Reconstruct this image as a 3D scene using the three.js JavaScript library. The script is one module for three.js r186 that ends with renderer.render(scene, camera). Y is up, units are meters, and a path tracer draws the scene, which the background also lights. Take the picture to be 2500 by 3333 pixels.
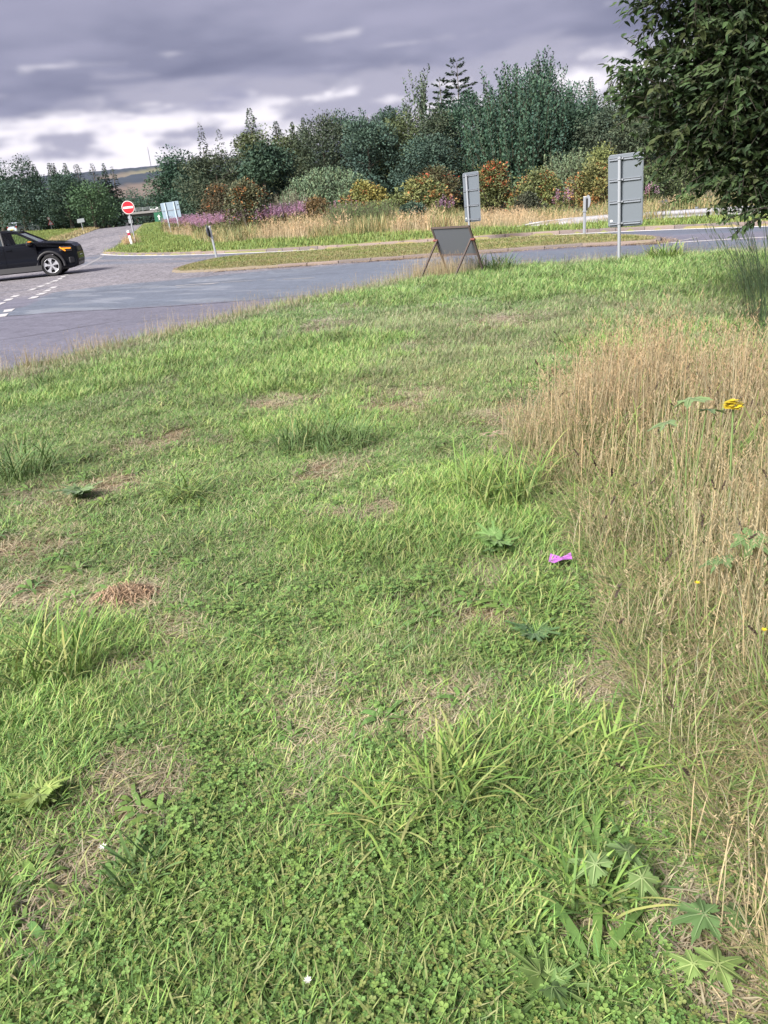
import * as THREE from 'three';
import { mergeGeometries } from 'three/addons/utils/BufferGeometryUtils.js';
import { RoundedBoxGeometry } from 'three/addons/geometries/RoundedBoxGeometry.js';

// ---------------------------------------------------------------- camera, sky, sun, exposure
const scene = new THREE.Scene();
const rad = THREE.MathUtils.degToRad, { clamp, lerp, smoothstep } = THREE.MathUtils;
const camera = new THREE.PerspectiveCamera(66, 768 / 1024, 0.05, 9000);
camera.position.set(0, 1.5, 0);
camera.rotation.set(rad(-21.6), 0, rad(-5.5));          // phone held tilted down and slightly rolled
const EXPOSURE = 7.2;
const renderer = new THREE.WebGLRenderer({ antialias: true });
renderer.setSize(768, 1024);
renderer.toneMapping = THREE.LinearToneMapping;
renderer.toneMappingExposure = EXPOSURE;
renderer.shadowMap.enabled = true;

// seeded random numbers and noise
function rng(seed) { let a = seed >>> 0; return () => { a = (a + 0x6d2b79f5) | 0; let t = Math.imul(a ^ (a >>> 15), 1 | a); t = (t + Math.imul(t ^ (t >>> 7), 61 | t)) ^ t; return ((t ^ (t >>> 14)) >>> 0) / 4294967296; }; }
const hash3 = (x, y, z) => { let h = Math.imul(x, 374761393) ^ Math.imul(y, 668265263) ^ Math.imul(z, 2147483647 - 1274126177); h = Math.imul(h ^ (h >>> 13), 1274126177); return ((h ^ (h >>> 16)) >>> 0) / 4294967296; };
function noise3(x, y, z) {
  const ix = Math.floor(x), iy = Math.floor(y), iz = Math.floor(z); let u = x - ix, v = y - iy, w = z - iz;
  u = u * u * (3 - 2 * u); v = v * v * (3 - 2 * v); w = w * w * (3 - 2 * w);
  const a = lerp(lerp(hash3(ix, iy, iz), hash3(ix + 1, iy, iz), u), lerp(hash3(ix, iy + 1, iz), hash3(ix + 1, iy + 1, iz), u), v);
  const b = lerp(lerp(hash3(ix, iy, iz + 1), hash3(ix + 1, iy, iz + 1), u), lerp(hash3(ix, iy + 1, iz + 1), hash3(ix + 1, iy + 1, iz + 1), u), v);
  return lerp(a, b, w);
}
function noise2(x, y) {
  const ix = Math.floor(x), iy = Math.floor(y); let u = x - ix, v = y - iy; u = u * u * (3 - 2 * u); v = v * v * (3 - 2 * v);
  return lerp(lerp(hash3(ix, iy, 7), hash3(ix + 1, iy, 7), u), lerp(hash3(ix, iy + 1, 7), hash3(ix + 1, iy + 1, 7), u), v);
}
function fbm2(x, y, o = 4) { let s = 0, a = 0.5, t = 0; for (let i = 0; i < o; i++) { s += a * noise2(x, y); t += a; a *= 0.5; x = x * 2.03 + 17.1; y = y * 2.03 + 9.7; } return s / t; }
function fbm3(x, y, z, o = 4) { let s = 0, a = 0.5, t = 0; for (let i = 0; i < o; i++) { s += a * noise3(x, y, z); t += a; a *= 0.5; x = x * 2.03 + 17.1; y = y * 2.03 + 9.7; z = z * 2.03 + 3.3; } return s / t; }
const mix3 = (a, b, t) => [lerp(a[0], b[0], t), lerp(a[1], b[1], t), lerp(a[2], b[2], t)];

// overcast sky: a grey-violet cloud deck over a brighter, streaky band low down, the same all round
function skyColor(x, y, z) {
  const dark = [0.205, 0.215, 0.325], mid = [0.335, 0.34, 0.47], pale = [0.47, 0.46, 0.61], white = [1.08, 1.03, 1.10], lav = [0.48, 0.47, 0.59];
  const e = Math.max(0, Math.asin(clamp(y, -1, 1)) * 180 / Math.PI), s = 1 / (Math.max(y, 0) + 0.055), px = x * s, pz = z * s;
  const d1 = fbm2(px * 0.34 + 11, pz * 0.34 + 5.2, 4), d2 = fbm2(px * 1.3 + 2, pz * 1.3, 4);
  const d3 = fbm2(px * 4.5 + 7, pz * 4.5, 3), dk = d1 * 0.56 + d2 * 0.3 + d3 * 0.14 + 0.02 * Math.max(0, e - 8.5) * 0.5;
  let deck = mix3(mix3(dark, mid, smoothstep(dk, 0.4, 0.62)), pale, 0.65 * smoothstep(dk, 0.54, 0.72));
  if (e > 12) deck = mix3(deck, pale, 0.25 * smoothstep(e, 12, 40));
  if (e > 17) return deck;
  const big = fbm3(x * 2.0 + 4.2, 0.3, z * 2.0, 2), streak = fbm3(x * 6 + 3, e * 0.75 - x * 2, z * 6, 4), fine = fbm3(x * 17, e * 1.7 + 40, z * 17, 4);
  const edge = 7.7 + 0.6 * x + 3.0 * (big - 0.5) + 4.5 * (streak - 0.5) + 2.6 * (fine - 0.5), t = smoothstep(e, edge - 0.45, edge + 0.6);
  const band = Math.max(0, 1 - Math.abs(e - edge - 1.9) / 0.8) * smoothstep(fine, 0.5, 0.66);
  const puff = fbm3(x * 38, e * 2.6 + 9, z * 38, 4), cl = 0.45 * streak + 0.33 * fine + 0.22 * puff + 0.03 * (e - 3.5), low = mix3(white, lav, smoothstep(cl, 0.5, 0.62));
  return mix3(mix3(low, deck, t), white, 0.5 * band);
}
function makeSky() {
  const W = 2048, H = 1024, data = new Float32Array(W * H * 4);
  for (let r = 0; r < H; r++) {
    const up = ((r + 0.5) / H - 0.5) * Math.PI, y = Math.sin(up), cu = Math.cos(up);
    for (let c = 0; c < W; c++) {
      const az = ((c + 0.5) / W - 0.5) * 2 * Math.PI, col = y > -0.01 ? skyColor(Math.cos(az) * cu, y, Math.sin(az) * cu) : [0.35, 0.34, 0.36], o = (r * W + c) * 4;
      data[o] = col[0] / EXPOSURE; data[o + 1] = col[1] / EXPOSURE; data[o + 2] = col[2] / EXPOSURE; data[o + 3] = 1;
    }
  }
  const t = new THREE.DataTexture(data, W, H, THREE.RGBAFormat, THREE.FloatType);
  t.mapping = THREE.EquirectangularReflectionMapping; t.magFilter = THREE.LinearFilter; t.minFilter = THREE.LinearFilter; t.wrapS = THREE.RepeatWrapping; t.needsUpdate = true;
  return t;
}
const sky = makeSky();
scene.background = sky; scene.environment = sky;
const sun = new THREE.DirectionalLight(new THREE.Color().setRGB(1, 0.95, 0.87), 1.5);
sun.position.set(-60, 66, 42); sun.target.position.set(0, 0, -15);
sun.castShadow = true; sun.shadow.radius = 50; sun.shadow.mapSize.set(4096, 4096);
Object.assign(sun.shadow.camera, { left: -120, right: 120, top: 120, bottom: -120, near: 1, far: 400 });
scene.add(sun, sun.target);
scene.fog = new THREE.FogExp2(new THREE.Color().setRGB(0.3, 0.38, 0.62), 0.000012);

// ---------------------------------------------------------------- helpers
const used = new Map();
function numbered(name) { const n = used.get(name) ?? 0; used.set(name, n + 1); return n ? `${name}_${String(n).padStart(3, '0')}` : name; }
function setup(o) { o.traverse((m) => { if (m.isMesh) { m.castShadow = true; m.receiveShadow = true; } }); return o; }
function tag(o, label, category, group) { o.userData.label = label; if (category) o.userData.category = category; if (group) o.userData.group = group; return o; }
function thing(name, label, category, pos = [0, 0, 0], turn = 0, group) { const o = new THREE.Group(); o.name = numbered(name); o.position.set(...pos); o.rotation.y = turn; tag(o, label, category, group); scene.add(o); return o; }
function part(name, geo, mat, parent) { const m = new THREE.Mesh(geo, mat); m.name = name; m.castShadow = m.receiveShadow = true; parent.add(m); return m; }
function solo(name, geo, mat, kind, label, category) { const m = new THREE.Mesh(geo, mat); m.name = numbered(name); m.castShadow = m.receiveShadow = true; if (kind) m.userData.kind = kind; if (label) tag(m, label, category); scene.add(m); return m; }
const std = (rgb, roughness = 0.8, extra = {}) => new THREE.MeshStandardMaterial({ color: new THREE.Color().setRGB(...rgb), roughness, ...extra });
const V = (x, y, z) => new THREE.Vector3(x, y, z);

// a mesh collector: leaves, strips, tubes and boxes with a colour for each
class Geo {
  constructor() { this.p = []; this.c = []; this.i = []; this.n = 0; }
  v(x, y, z, c) { this.p.push(x, y, z); this.c.push(c[0], c[1], c[2]); return this.n++; }
  tri(a, b, c) { this.i.push(a, b, c); }
  leaf(x, y, z, dx, dy, dz, nx, ny, nz, len, wid, col, fold = 0.25) {            // a folded pointed leaf along d, its face along n
    let sx = dy * nz - dz * ny, sy = dz * nx - dx * nz, sz = dx * ny - dy * nx; const l = Math.hypot(sx, sy, sz) || 1; sx *= wid / l / 2; sy *= wid / l / 2; sz *= wid / l / 2;
    const mx = x + dx * len * 0.45 + nx * wid * fold, my = y + dy * len * 0.45 + ny * wid * fold, mz = z + dz * len * 0.45 + nz * wid * fold;
    const a = this.v(x, y, z, col), b = this.v(mx + sx, my + sy, mz + sz, col), c = this.v(x + dx * len, y + dy * len, z + dz * len, col), d = this.v(mx - sx, my - sy, mz - sz, col);
    this.i.push(a, b, c, a, c, d);
  }
  strip(pts, wids, side, c0, c1 = c0) {                                            // a flat ribbon through pts
    let pa = -1, pb = -1;
    for (let k = 0; k < pts.length; k++) {
      const t = k / (pts.length - 1), col = mix3(c0, c1, t), q = pts[k], w = wids[k] / 2;
      if (w < 1e-5) { const a = this.v(q[0], q[1], q[2], col); if (pa >= 0) this.i.push(pa, pb, a); pa = pb = a; continue; }
      const a = this.v(q[0] - side[0] * w, q[1] - side[1] * w, q[2] - side[2] * w, col), b = this.v(q[0] + side[0] * w, q[1] + side[1] * w, q[2] + side[2] * w, col);
      if (pa >= 0) this.i.push(pa, pb, b, pa, b, a);
      pa = a; pb = b;
    }
  }
  tube(pts, rs, n, col, col2 = col) {
    let prev = null;
    for (let k = 0; k < pts.length; k++) {
      const a = pts[Math.max(0, k - 1)], b = pts[Math.min(pts.length - 1, k + 1)], d = V(b[0] - a[0], b[1] - a[1], b[2] - a[2]).normalize();
      const u = Math.abs(d.y) > 0.9 ? V(1, 0, 0) : V(0, 1, 0); const s = u.clone().cross(d).normalize(), w = d.clone().cross(s), ring = [];
      for (let j = 0; j < n; j++) { const t = j / n * 2 * Math.PI, cs = Math.cos(t) * rs[k], sn = Math.sin(t) * rs[k]; ring.push(this.v(pts[k][0] + s.x * cs + w.x * sn, pts[k][1] + s.y * cs + w.y * sn, pts[k][2] + s.z * cs + w.z * sn, mix3(col, col2, k / (pts.length - 1)))); }
      if (prev) for (let j = 0; j < n; j++) { const j2 = (j + 1) % n; this.i.push(prev[j], ring[j], ring[j2], prev[j], ring[j2], prev[j2]); }
      prev = ring;
    }
  }
  build(smooth = false) {
    const g = new THREE.BufferGeometry();
    g.setAttribute('position', new THREE.BufferAttribute(new Float32Array(this.p), 3)); g.setAttribute('color', new THREE.BufferAttribute(new Float32Array(this.c), 3)); g.setIndex(new THREE.BufferAttribute(new Uint32Array(this.i), 1));
    if (smooth) g.computeVertexNormals();
    return g;
  }
}
const foliageMat = new THREE.MeshStandardMaterial({ vertexColors: true, roughness: 0.75 }); foliageMat.name = 'foliage';
const thinLeafMat = new THREE.MeshPhysicalMaterial({ vertexColors: true, roughness: 0.72, transmission: 0.3, thickness: 0, specularIntensity: 0.6 }); thinLeafMat.name = 'thin leaves';
const barkMat = new THREE.MeshStandardMaterial({ vertexColors: true, roughness: 0.95 }); barkMat.name = 'bark';
function instanced(name, geo, mat, items, label, kind = 'stuff') {                // items: [Matrix4, r, g, b]
  const m = new THREE.InstancedMesh(geo, mat, items.length), c = new THREE.Color();
  items.forEach((it, i) => { m.setMatrixAt(i, it[0]); m.setColorAt(i, c.setRGB(it[1], it[2], it[3])); });
  m.name = numbered(name); m.userData.kind = kind; tag(m, label); m.castShadow = m.receiveShadow = true; scene.add(m); return m;
}
const M4 = (x, y, z, turn, s, sy = s, tx = 0, tz = 0) => new THREE.Matrix4().compose(V(x, y, z), new THREE.Quaternion().setFromEuler(new THREE.Euler(tx, turn, tz, 'YXZ')), V(s, sy, s));
// where a ground point falls in the frame, to decide how thickly things are strewn
camera.updateMatrixWorld(); camera.updateProjectionMatrix();
const toView = camera.matrixWorld.clone().invert(), vq = V(0, 0, 0);
function seen(x, y, z, margin = 0.12) { vq.set(x, y, z).applyMatrix4(toView); if (vq.z > -0.3) return false; vq.applyMatrix4(camera.projectionMatrix); return Math.abs(vq.x) < 1 + 2 * margin && Math.abs(vq.y) < 1 + 2 * margin; }

// ---------------------------------------------------------------- shapes of the ground
function polyDist(poly, x, z, closed = true) {                                    // [signed distance (inside > 0), nearest point]
  let best = 1e9, bx = 0, bz = 0, inside = false; const n = poly.length;
  for (let k = 0, j = n - 1; k < n; j = k++) {
    const [x1, z1] = poly[j], [x2, z2] = poly[k];
    if (closed && (z1 > z) !== (z2 > z) && x < ((x2 - x1) * (z - z1)) / (z2 - z1) + x1) inside = !inside;
    if (!closed && k === 0) continue;
    const dx = x2 - x1, dz = z2 - z1, t = clamp(((x - x1) * dx + (z - z1) * dz) / (dx * dx + dz * dz), 0, 1), qx = x1 + dx * t, qz = z1 + dz * t, d = (x - qx) ** 2 + (z - qz) ** 2;
    if (d < best) { best = d; bx = qx; bz = qz; }
  }
  return [Math.sqrt(best) * (inside || !closed ? 1 : -1), bx, bz];
}
function smoothLine(pts, n = 4) { const c = new THREE.CatmullRomCurve3(pts.map((p) => V(p[0], 0, p[1])), false, 'centripetal'); return c.getPoints((pts.length - 1) * n).map((p) => [p.x, p.z]); }
function sheet(poly, x0, x1, z0, z1, step, height, colour, uvScale = 1) {          // a height field inside a polygon, its edge turned down into the ground
  const nx = Math.round((x1 - x0) / step), nz = Math.round((z1 - z0) / step), g = new Geo(), uv = [], inn = [];
  for (let j = 0; j <= nz; j++) for (let i = 0; i <= nx; i++) {
    let x = x0 + (i * (x1 - x0)) / nx, z = z0 + (j * (z1 - z0)) / nz; const [s, bx, bz] = polyDist(poly, x, z); let y, d = s;
    if (s < 0 && s > -0.8 * step) { x = bx; z = bz; d = 0; }
    y = d >= 0 ? height(x, z, d) : -0.4;
    inn.push(d >= 0); g.v(x, y, z, colour(x, z, Math.max(d, 0))); uv.push(x * uvScale, z * uvScale);
  }
  for (let j = 0; j < nz; j++) for (let i = 0; i < nx; i++) { const a = j * (nx + 1) + i, b = a + 1, c = a + nx + 1, d = c + 1; if (inn[a] || inn[b] || inn[c] || inn[d]) g.i.push(a, c, b, b, c, d); }
  const geo = g.build(true); geo.setAttribute('uv', new THREE.BufferAttribute(new Float32Array(uv), 2)); return geo;
}
function texture(n, f, srgb = true) {                                             // n x n pixels, f(u, v) -> linear r, g, b
  const d = new Uint8Array(n * n * 4), c = new THREE.Color();
  for (let y = 0; y < n; y++) for (let x = 0; x < n; x++) { const q = f(x / n, y / n); c.setRGB(...q); if (srgb) c.convertLinearToSRGB(); const o = (y * n + x) * 4; d[o] = clamp(c.r, 0, 1) * 255; d[o + 1] = clamp(c.g, 0, 1) * 255; d[o + 2] = clamp(c.b, 0, 1) * 255; d[o + 3] = 255; }
  const t = new THREE.DataTexture(d, n, n); t.magFilter = THREE.LinearFilter; t.minFilter = THREE.LinearFilter; t.wrapS = t.wrapT = THREE.RepeatWrapping; if (srgb) t.colorSpace = THREE.SRGBColorSpace; t.needsUpdate = true; return t;
}
// ---------------------------------------------------------------- ground, roads, kerbs
const NEAR_EDGE = smoothLine([[-8, 4], [-7, 0], [-6, -4.5], [-5, -7.6], [-4.26, -9.18], [-3.72, -9.97], [-3.13, -10.84], [-2.19, -12.44], [-1.2, -13.59], [-0.2, -14.6], [0.7, -15.6], [1.6, -16.2], [2.8, -16.15], [5.03, -15.6], [7.26, -14.53], [9.5, -12.6], [12, -9.5], [15, -4], [18, 4]]);
const LAWN = [...NEAR_EDGE, [18, 7], [-8, 7]];
const FAR_KERB = smoothLine([[-14.6, -50.5], [-14.75, -49.2], [-13.9, -46.8], [-10.29, -40.4], [-7.2, -36.2], [-3.16, -31.9], [0.5, -29.0], [4.2, -26.9], [7.3, -24.6], [10.4, -20.9], [13.4, -16.4], [17, -10], [22, 2]]);
const FAR_VERGE = [[-28.4, -114], ...FAR_KERB, [45, 2], [60, -40], [60, -120], [-24, -120]];
const ISLAND = smoothLine([[-5.7, -25.2], [-5.2, -24.35], [-2.28, -22.85], [0.28, -21.9], [1.48, -21.5], [2.66, -21.1], [5.64, -19.75], [6.75, -18.9], [7.15, -19.6], [6.95, -21.6], [5.8, -23.6], [4, -25.2], [1.94, -26.6], [-1.22, -28.2], [-4.2, -29.4], [-5.35, -28.6], [-5.75, -26.6], [-5.7, -25.2]]);
const LEFT_VERGE = [[-34.5, -114], [-21.0, -51.5], [-22.6, -47.6], [-28, -45.4], [-90, -45], [-95, -70], [-46, -100], [-38, -116]];
const TALL = [[0.62, 0.3], [0.64, -0.97], [0.68, -1.45], [0.72, -2.12], [0.82, -2.75], [0.85, -3.5], [0.78, -4.6], [1.05, -5.07], [1.56, -5.8], [1.95, -6.05], [2.45, -6.0], [3.1, -6.2], [5, -6.8], [7.5, -5], [7, 2]];
const roadRise = (z) => (-z < 47 ? 0 : -z < 114 ? 0.0175 * (-z - 47) : 1.17 - 0.012 * Math.min(-z - 114, 190));
const lawnH = (x, z, s) => (0.005 + 0.045 * (fbm2(x * 1.1 + 5, z * 1.1, 3) - 0.3) + 0.03 * (noise2(x * 4, z * 4) - 0.5)) * smoothstep(s, 0, 0.5) + 0.012 + 0.012 * smoothstep(s, 0.2, 2.5);
const vergeH = (x, z, s) => 0.1 + roadRise(z) * smoothstep(-x, 5, 12) + Math.min(s, 20) * lerp(0.052, -0.008, smoothstep(x, 0, 9)) * lerp(1, 0.25, smoothstep(-x, 8, 14)) + 0.05 * (noise2(x * 0.7, z * 0.7) - 0.5) * smoothstep(s, 0.2, 1.5);
const leftH = (x, z, s) => roadRise(z) + 0.06 + 0.62 * smoothstep(s, 0, 9) * smoothstep(-z, 44, 64) + 0.25 * smoothstep(s, 8, 24) * smoothstep(-z, 60, 100);
const lawnS = (x, z) => polyDist(LAWN, x, z)[0];
const lawnY = (x, z) => lawnH(x, z, Math.max(0, lawnS(x, z)));
const vergeY = (x, z) => vergeH(x, z, Math.max(0, polyDist(FAR_VERGE, x, z)[0]));
const islandH = (x, z, s) => 0.045 + 0.03 * smoothstep(s, 0, 1) + 0.03 * noise2(x * 2, z * 2);

// where the lawn is worn to straw, lush, dull or full of clover (a map of the place itself)
const STRAW = [[-0.81, -1.77, 0.2], [-0.9, -1.62, 0.16], [-1.03, -2.51, 0.2], [-1.95, -4.44, 0.3], [-1.7, -4.55, 0.22], [-1.6, -5.43, 0.32], [-1.81, -3.73, 0.25], [0.6, -2.04, 0.2], [0.41, -2.87, 0.17], [-0.33, -4.47, 0.2], [-0.16, -3.71, 0.2], [-0.87, -1.42, 0.16], [-0.66, -10.38, 0.6], [-0.11, -12.14, 0.55], [1.68, -9.41, 0.6], [0.23, -6.09, 0.4], [-0.93, -2.75, 0.2], [0.27, -2.5, 0.2], [0.1, -1.95, 0.16], [-1.6, -3.2, 0.2], [-0.74, -6.42, 0.3], [0.58, -1.09, 0.14], [-1.2, -3.0, 0.3], [0.35, -1.25, 0.1], [0.9, -5.2, 0.3]];
const LUSH = [[0.53, -3.79, 0.5], [0.44, -2.55, 0.25], [3.98, -11.9, 1.6], [5.65, -13.9, 1.6], [2.6, -13.5, 1.5], [-1.76, -10.47, 0.9], [-2.4, -8.8, 1], [-1.25, -2.5, 0.3], [0.1, -1.6, 0.25], [0.5, -1.7, 0.25], [-0.9, -7.5, 0.9], [8, -12, 2.5], [0.3, -12.5, 0.9], [-0.4, -8.9, 0.8]];
const DULL = [[0.5, -7.0, 0.9], [0.95, -7.9, 1.0], [0.4, -9.9, 1.0], [2.1, -8.8, 1.0], [0.5, -5.6, 0.5], [3.6, -9.6, 1.4], [-2.9, -9.6, 0.8], [-3.7, -9.3, 0.7]];
const blob = (list, x, z) => { let m = 0; for (const [a, b, r] of list) { const wx = x + 0.16 * (noise2(x * 7, z * 7 + 5) - 0.5), wz = z + 0.16 * (noise2(x * 7 + 9, z * 7) - 0.5), d = ((wx - a) ** 2 + (wz - b) ** 2) / (r * r * 0.95); if (d < 4) m = Math.max(m, Math.exp(-d * d * 0.7)); } return m; };
const strawAt = (x, z) => clamp(blob(STRAW, x, z) * (0.6 + 0.7 * noise2(x * 9, z * 9)) + 0.55 * smoothstep(fbm2(x * 1.9 + 31, z * 1.9 + 8, 4), 0.58, 0.78), 0, 1);
const lushAt = (x, z) => clamp(blob(LUSH, x, z) + 0.9 * smoothstep(fbm2(x * 0.9 + 3, z * 0.9 + 77, 3), 0.52, 0.72), 0, 1);
const dullAt = (x, z) => clamp(blob(DULL, x, z) * 0.9 + 0.4 * smoothstep(fbm2(x * 0.5 + 90, z * 0.5, 3), 0.55, 0.75), 0, 1);
const cloverAt = (x, z) => clamp(smoothstep(fbm2(x * 1.3 + 60, z * 1.3 + 20, 4) + 0.16 * Math.exp(-(((x + 0.2) / 0.7) ** 2) - ((z + 2.3) / 1.3) ** 2), 0.54, 0.72), 0, 1) * smoothstep(z, -3.8, -2.4);

const thatchTex = texture(1024, (u, v) => {
  const p = u * 64, q = v * 64, w = (a) => a - 64 * Math.floor(a / 64), n = fbm2(w(p), w(q), 4), f = fbm2(u * 190 + n * 3, v * 420, 3), k = fbm2(u * 430, v * 170 + n * 4, 3), m = Math.max(f, k), t = smoothstep(m, 0.45, 0.72);
  const soil = [0.07 + 0.06 * n, 0.055 + 0.042 * n, 0.04 + 0.025 * n]; return mix3(soil, [0.30, 0.245, 0.17], t * 0.6);
});
const lawnMat = new THREE.MeshStandardMaterial({ map: thatchTex, vertexColors: true, roughness: 0.95, bumpMap: thatchTex, bumpScale: 0.01 }); lawnMat.name = 'thatch and soil';
solo('lawn', sheet(LAWN, -9, 19, -17, 7, 0.125, lawnH, (x, z, s) => { const st = strawAt(x, z); return mix3(mix3([0.42, 0.55, 0.22], [0.55, 0.5, 0.27], dullAt(x, z)), [1.02, 0.9, 0.76], st * 0.9); }, 0.5), lawnMat, 'structure', 'rough grass verge sloping from the path to the road', null);
const turfMat = new THREE.MeshStandardMaterial({ vertexColors: true, roughness: 0.95 }); turfMat.name = 'turf';
const turfCol = (x, z, s) => { const n = fbm2(x * 0.6, z * 0.6, 4), m = noise2(x * 5, z * 5); return mix3([0.1, 0.15, 0.035], [0.24, 0.2, 0.09], clamp(smoothstep(n, 0.45, 0.75) + 0.25 * (m - 0.5) + 0.5 * smoothstep(0.6 - s, 0, 0.5), 0, 1)); };
solo('far_verge', sheet(FAR_VERGE, -30, 60, -120, 2, 0.6, vergeH, (x, z, s) => mix3(turfCol(x, z, s), [0.1, 0.085, 0.05], smoothstep(s, 8, 14)), 1), turfMat, 'structure', 'grassy bank beyond the slip road rising to the wood');
solo('left_verge', sheet(LEFT_VERGE, -120, -20, -122, -45, 0.8, leftH, turfCol, 1), turfMat, 'structure', 'grass bank beside the road leading to the bridge');
solo('traffic_island', sheet(ISLAND, -6.5, 8, -30, -18, 0.2, islandH, (x, z, s) => mix3([0.17, 0.14, 0.105], mix3([0.15, 0.17, 0.05], [0.3, 0.25, 0.11], noise2(x * 3, z * 3)), smoothstep(s, 0.05, 0.5)), 1), turfMat, 'structure', 'narrow grass island between the two slip road lanes');
// the wide country around, to the horizon
(() => {
  const g = new Geo(), rings = [0, 20, 35, 50, 65, 80, 95, 110, 130, 150, 180, 220, 280, 360, 480, 700, 1000, 1500, 2500, 4500, 8500], n = 96;
  const far = (x, z) => { const d = -z, l = smoothstep(-x - 0.18 * d, 6, 24); return -0.45 + smoothstep(d, 55, 110) * (l * 1.75 + (1 - l) * 0.5) - smoothstep(d, 150, 260) * 2.1; };
  rings.forEach((r, k) => { for (let j = 0; j < n; j++) { const a = (j / n) * 2 * Math.PI, x = Math.sin(a) * r, z = -Math.cos(a) * r; g.v(x, far(x, z), z, turfCol(x * 0.1, z * 0.1, 5)); } });
  for (let k = 0; k < rings.length - 1; k++) for (let j = 0; j < n; j++) { const a = k * n + j, b = k * n + ((j + 1) % n), c = a + n, d = b + n; g.i.push(a, b, c, b, d, c); }
  solo('ground', g.build(true), turfMat, 'structure', 'open country around the road junction');
})();

// asphalt: violet-grey old surface, blue-grey newer lane, reddish worn chippings where traffic turns
const BLUE_UP = [[-9.6, -17.6], [-7.58, -18.07], [-8.2, -21.6], [-6.7, -22.1], [-4.99, -21.9], [-3.4, -22.2], [0.3, -21.3], [3, -20.4], [7, -18.3], [9, -16.9], [12, -12]];
const BLUE_LOW = [[-9.6, -16.0], [-7.3, -16.42], [-5.8, -15.99], [-4.34, -15.4], [-3.01, -15.02], [-1.74, -14.7], [-0.6, -14.6], [2, -15], [7, -13], [12, -8]];
const BLUE = [...BLUE_UP, ...BLUE_LOW.slice().reverse()];
const LANE2 = smoothLine([[-14, -44], [-9.2, -37.6], [-5.8, -33.9], [-2.4, -30.4], [1.0, -27.7], [4.6, -25.5], [7.6, -23], [10, -20], [13, -15]]);
const roadTex = texture(2048, (u, v) => {
  const x = -40 + u * 64, z = -50 + v * 64;
  const trk = 0.5 + 0.5 * noise2(x * 0.3 + z * 0.9, (z - x * 0.75) * 5), g1 = hash3(Math.floor(u * 2048), Math.floor(v * 2048), 3), g2 = noise2(x * 9, z * 9), n = fbm2(x * 0.35, z * 0.35, 4), m = fbm2(x * 1.3 + 8, z * 1.3, 4);
  let col = [0.195, 0.182, 0.224];
  const sb = z < -7 && z > -24 && x > -11 ? polyDist(BLUE, x, z)[0] : -9, sl = z > -18.5 && x > -9.5 ? polyDist(NEAR_EDGE, x, z, false)[0] : 9;
  const chips = smoothstep(-z + 3 * (n - 0.5), 19.5, 22.5) * (1 - smoothstep(x, 2, 6));
  col = mix3(col, [0.275, 0.245, 0.255], chips);
  let grain = lerp(0.25, 0.75, chips);
  const d2 = z < -12 && x > -18 ? polyDist(LANE2, x, z, false)[0] : 9, band = (1 - smoothstep(Math.abs(d2 - 0.0) + (m - 0.5) * 1.2, 0.5, 1.4)) + 0.8 * (1 - smoothstep(Math.abs(d2 - 2.4) + (m - 0.5) * 1.0, 0.3, 0.9)) * (z < -24 ? 1 : 0);
  const streak = fbm2(x * 0.5 + z * 0.35, (z - x * 0.75) * 2.4, 3);
  col = mix3(col, [0.145, 0.165, 0.21], clamp(band, 0, 1) * (0.55 + 0.5 * streak) * (x > -15 ? 1 : 0.3));
  if (x > -8 && z < -23) col = mix3(col, [0.320, 0.296, 0.328], smoothstep(streak, 0.6, 0.75) * 0.5);
  const blue = smoothstep(sb + (m - 0.5) * 0.5, -0.05, 0.2);
  col = mix3(col, [0.155, 0.184, 0.226], blue * 0.72); grain = lerp(grain, 0.18, blue);
  col = mix3(col, [0.288, 0.296, 0.328], blue * 0.7 * smoothstep(streak + 0.14 * Math.exp(-(((z + 20.6 + 0.1 * x) / 0.5) ** 2)), 0.56, 0.74) * (1 - smoothstep(x, -4, 0)));
  const patch = smoothstep(fbm2(x * 0.8 + 40, z * 2.2 + 11, 4), 0.62, 0.7); col = mix3(col, [0.128, 0.128, 0.160], patch * 0.35 * (1 - blue * 0.6));
  col = mix3(col, [0.304, 0.248, 0.176], 0.5 * Math.max(1 - smoothstep(Math.abs(sl) + (m - 0.5) * 0.6, 0.05, 0.35), 0));
  const k = 1 + 0.28 * (trk - 0.5) + grain * (g1 - 0.5) * 1.5 + (0.2 + 0.3 * chips) * (g2 - 0.5) + (0.1 + 0.5 * chips) * (noise2(x * 24, z * 24) - 0.5) + 0.25 * (n - 0.5);
  return [col[0] * k * 0.65, col[1] * k * 0.685, col[2] * k * 0.72];
});
roadTex.wrapS = roadTex.wrapT = THREE.ClampToEdgeWrapping; roadTex.repeat.set(1 / 64, 1 / 64); roadTex.offset.set(40 / 64, 50 / 64);
const gritTex = texture(512, (u, v) => { const k = 0.5 * hash3(Math.floor(u * 512), Math.floor(v * 512), 5) + 0.5 * hash3(Math.floor(u * 256), Math.floor(v * 256), 9); return [k, k, k]; }, false); gritTex.repeat.set(0.5, 0.5);
const roadMat = new THREE.MeshStandardMaterial({ map: roadTex, roughness: 0.62, bumpMap: gritTex, bumpScale: 0.004 }); roadMat.name = 'asphalt';
function flat(poly, y, rise) { const s = new THREE.Shape(poly.map(([x, z]) => new THREE.Vector2(x, -z))), g = new THREE.ShapeGeometry(s); g.rotateX(-Math.PI / 2); const p = g.attributes.position, uv = []; for (let i = 0; i < p.count; i++) { p.setY(i, y + (rise ? rise(p.getZ(i)) : 0)); uv.push(p.getX(i), p.getZ(i)); } g.setAttribute('uv', new THREE.BufferAttribute(new Float32Array(uv), 2)); g.computeVertexNormals(); return g; }
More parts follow.
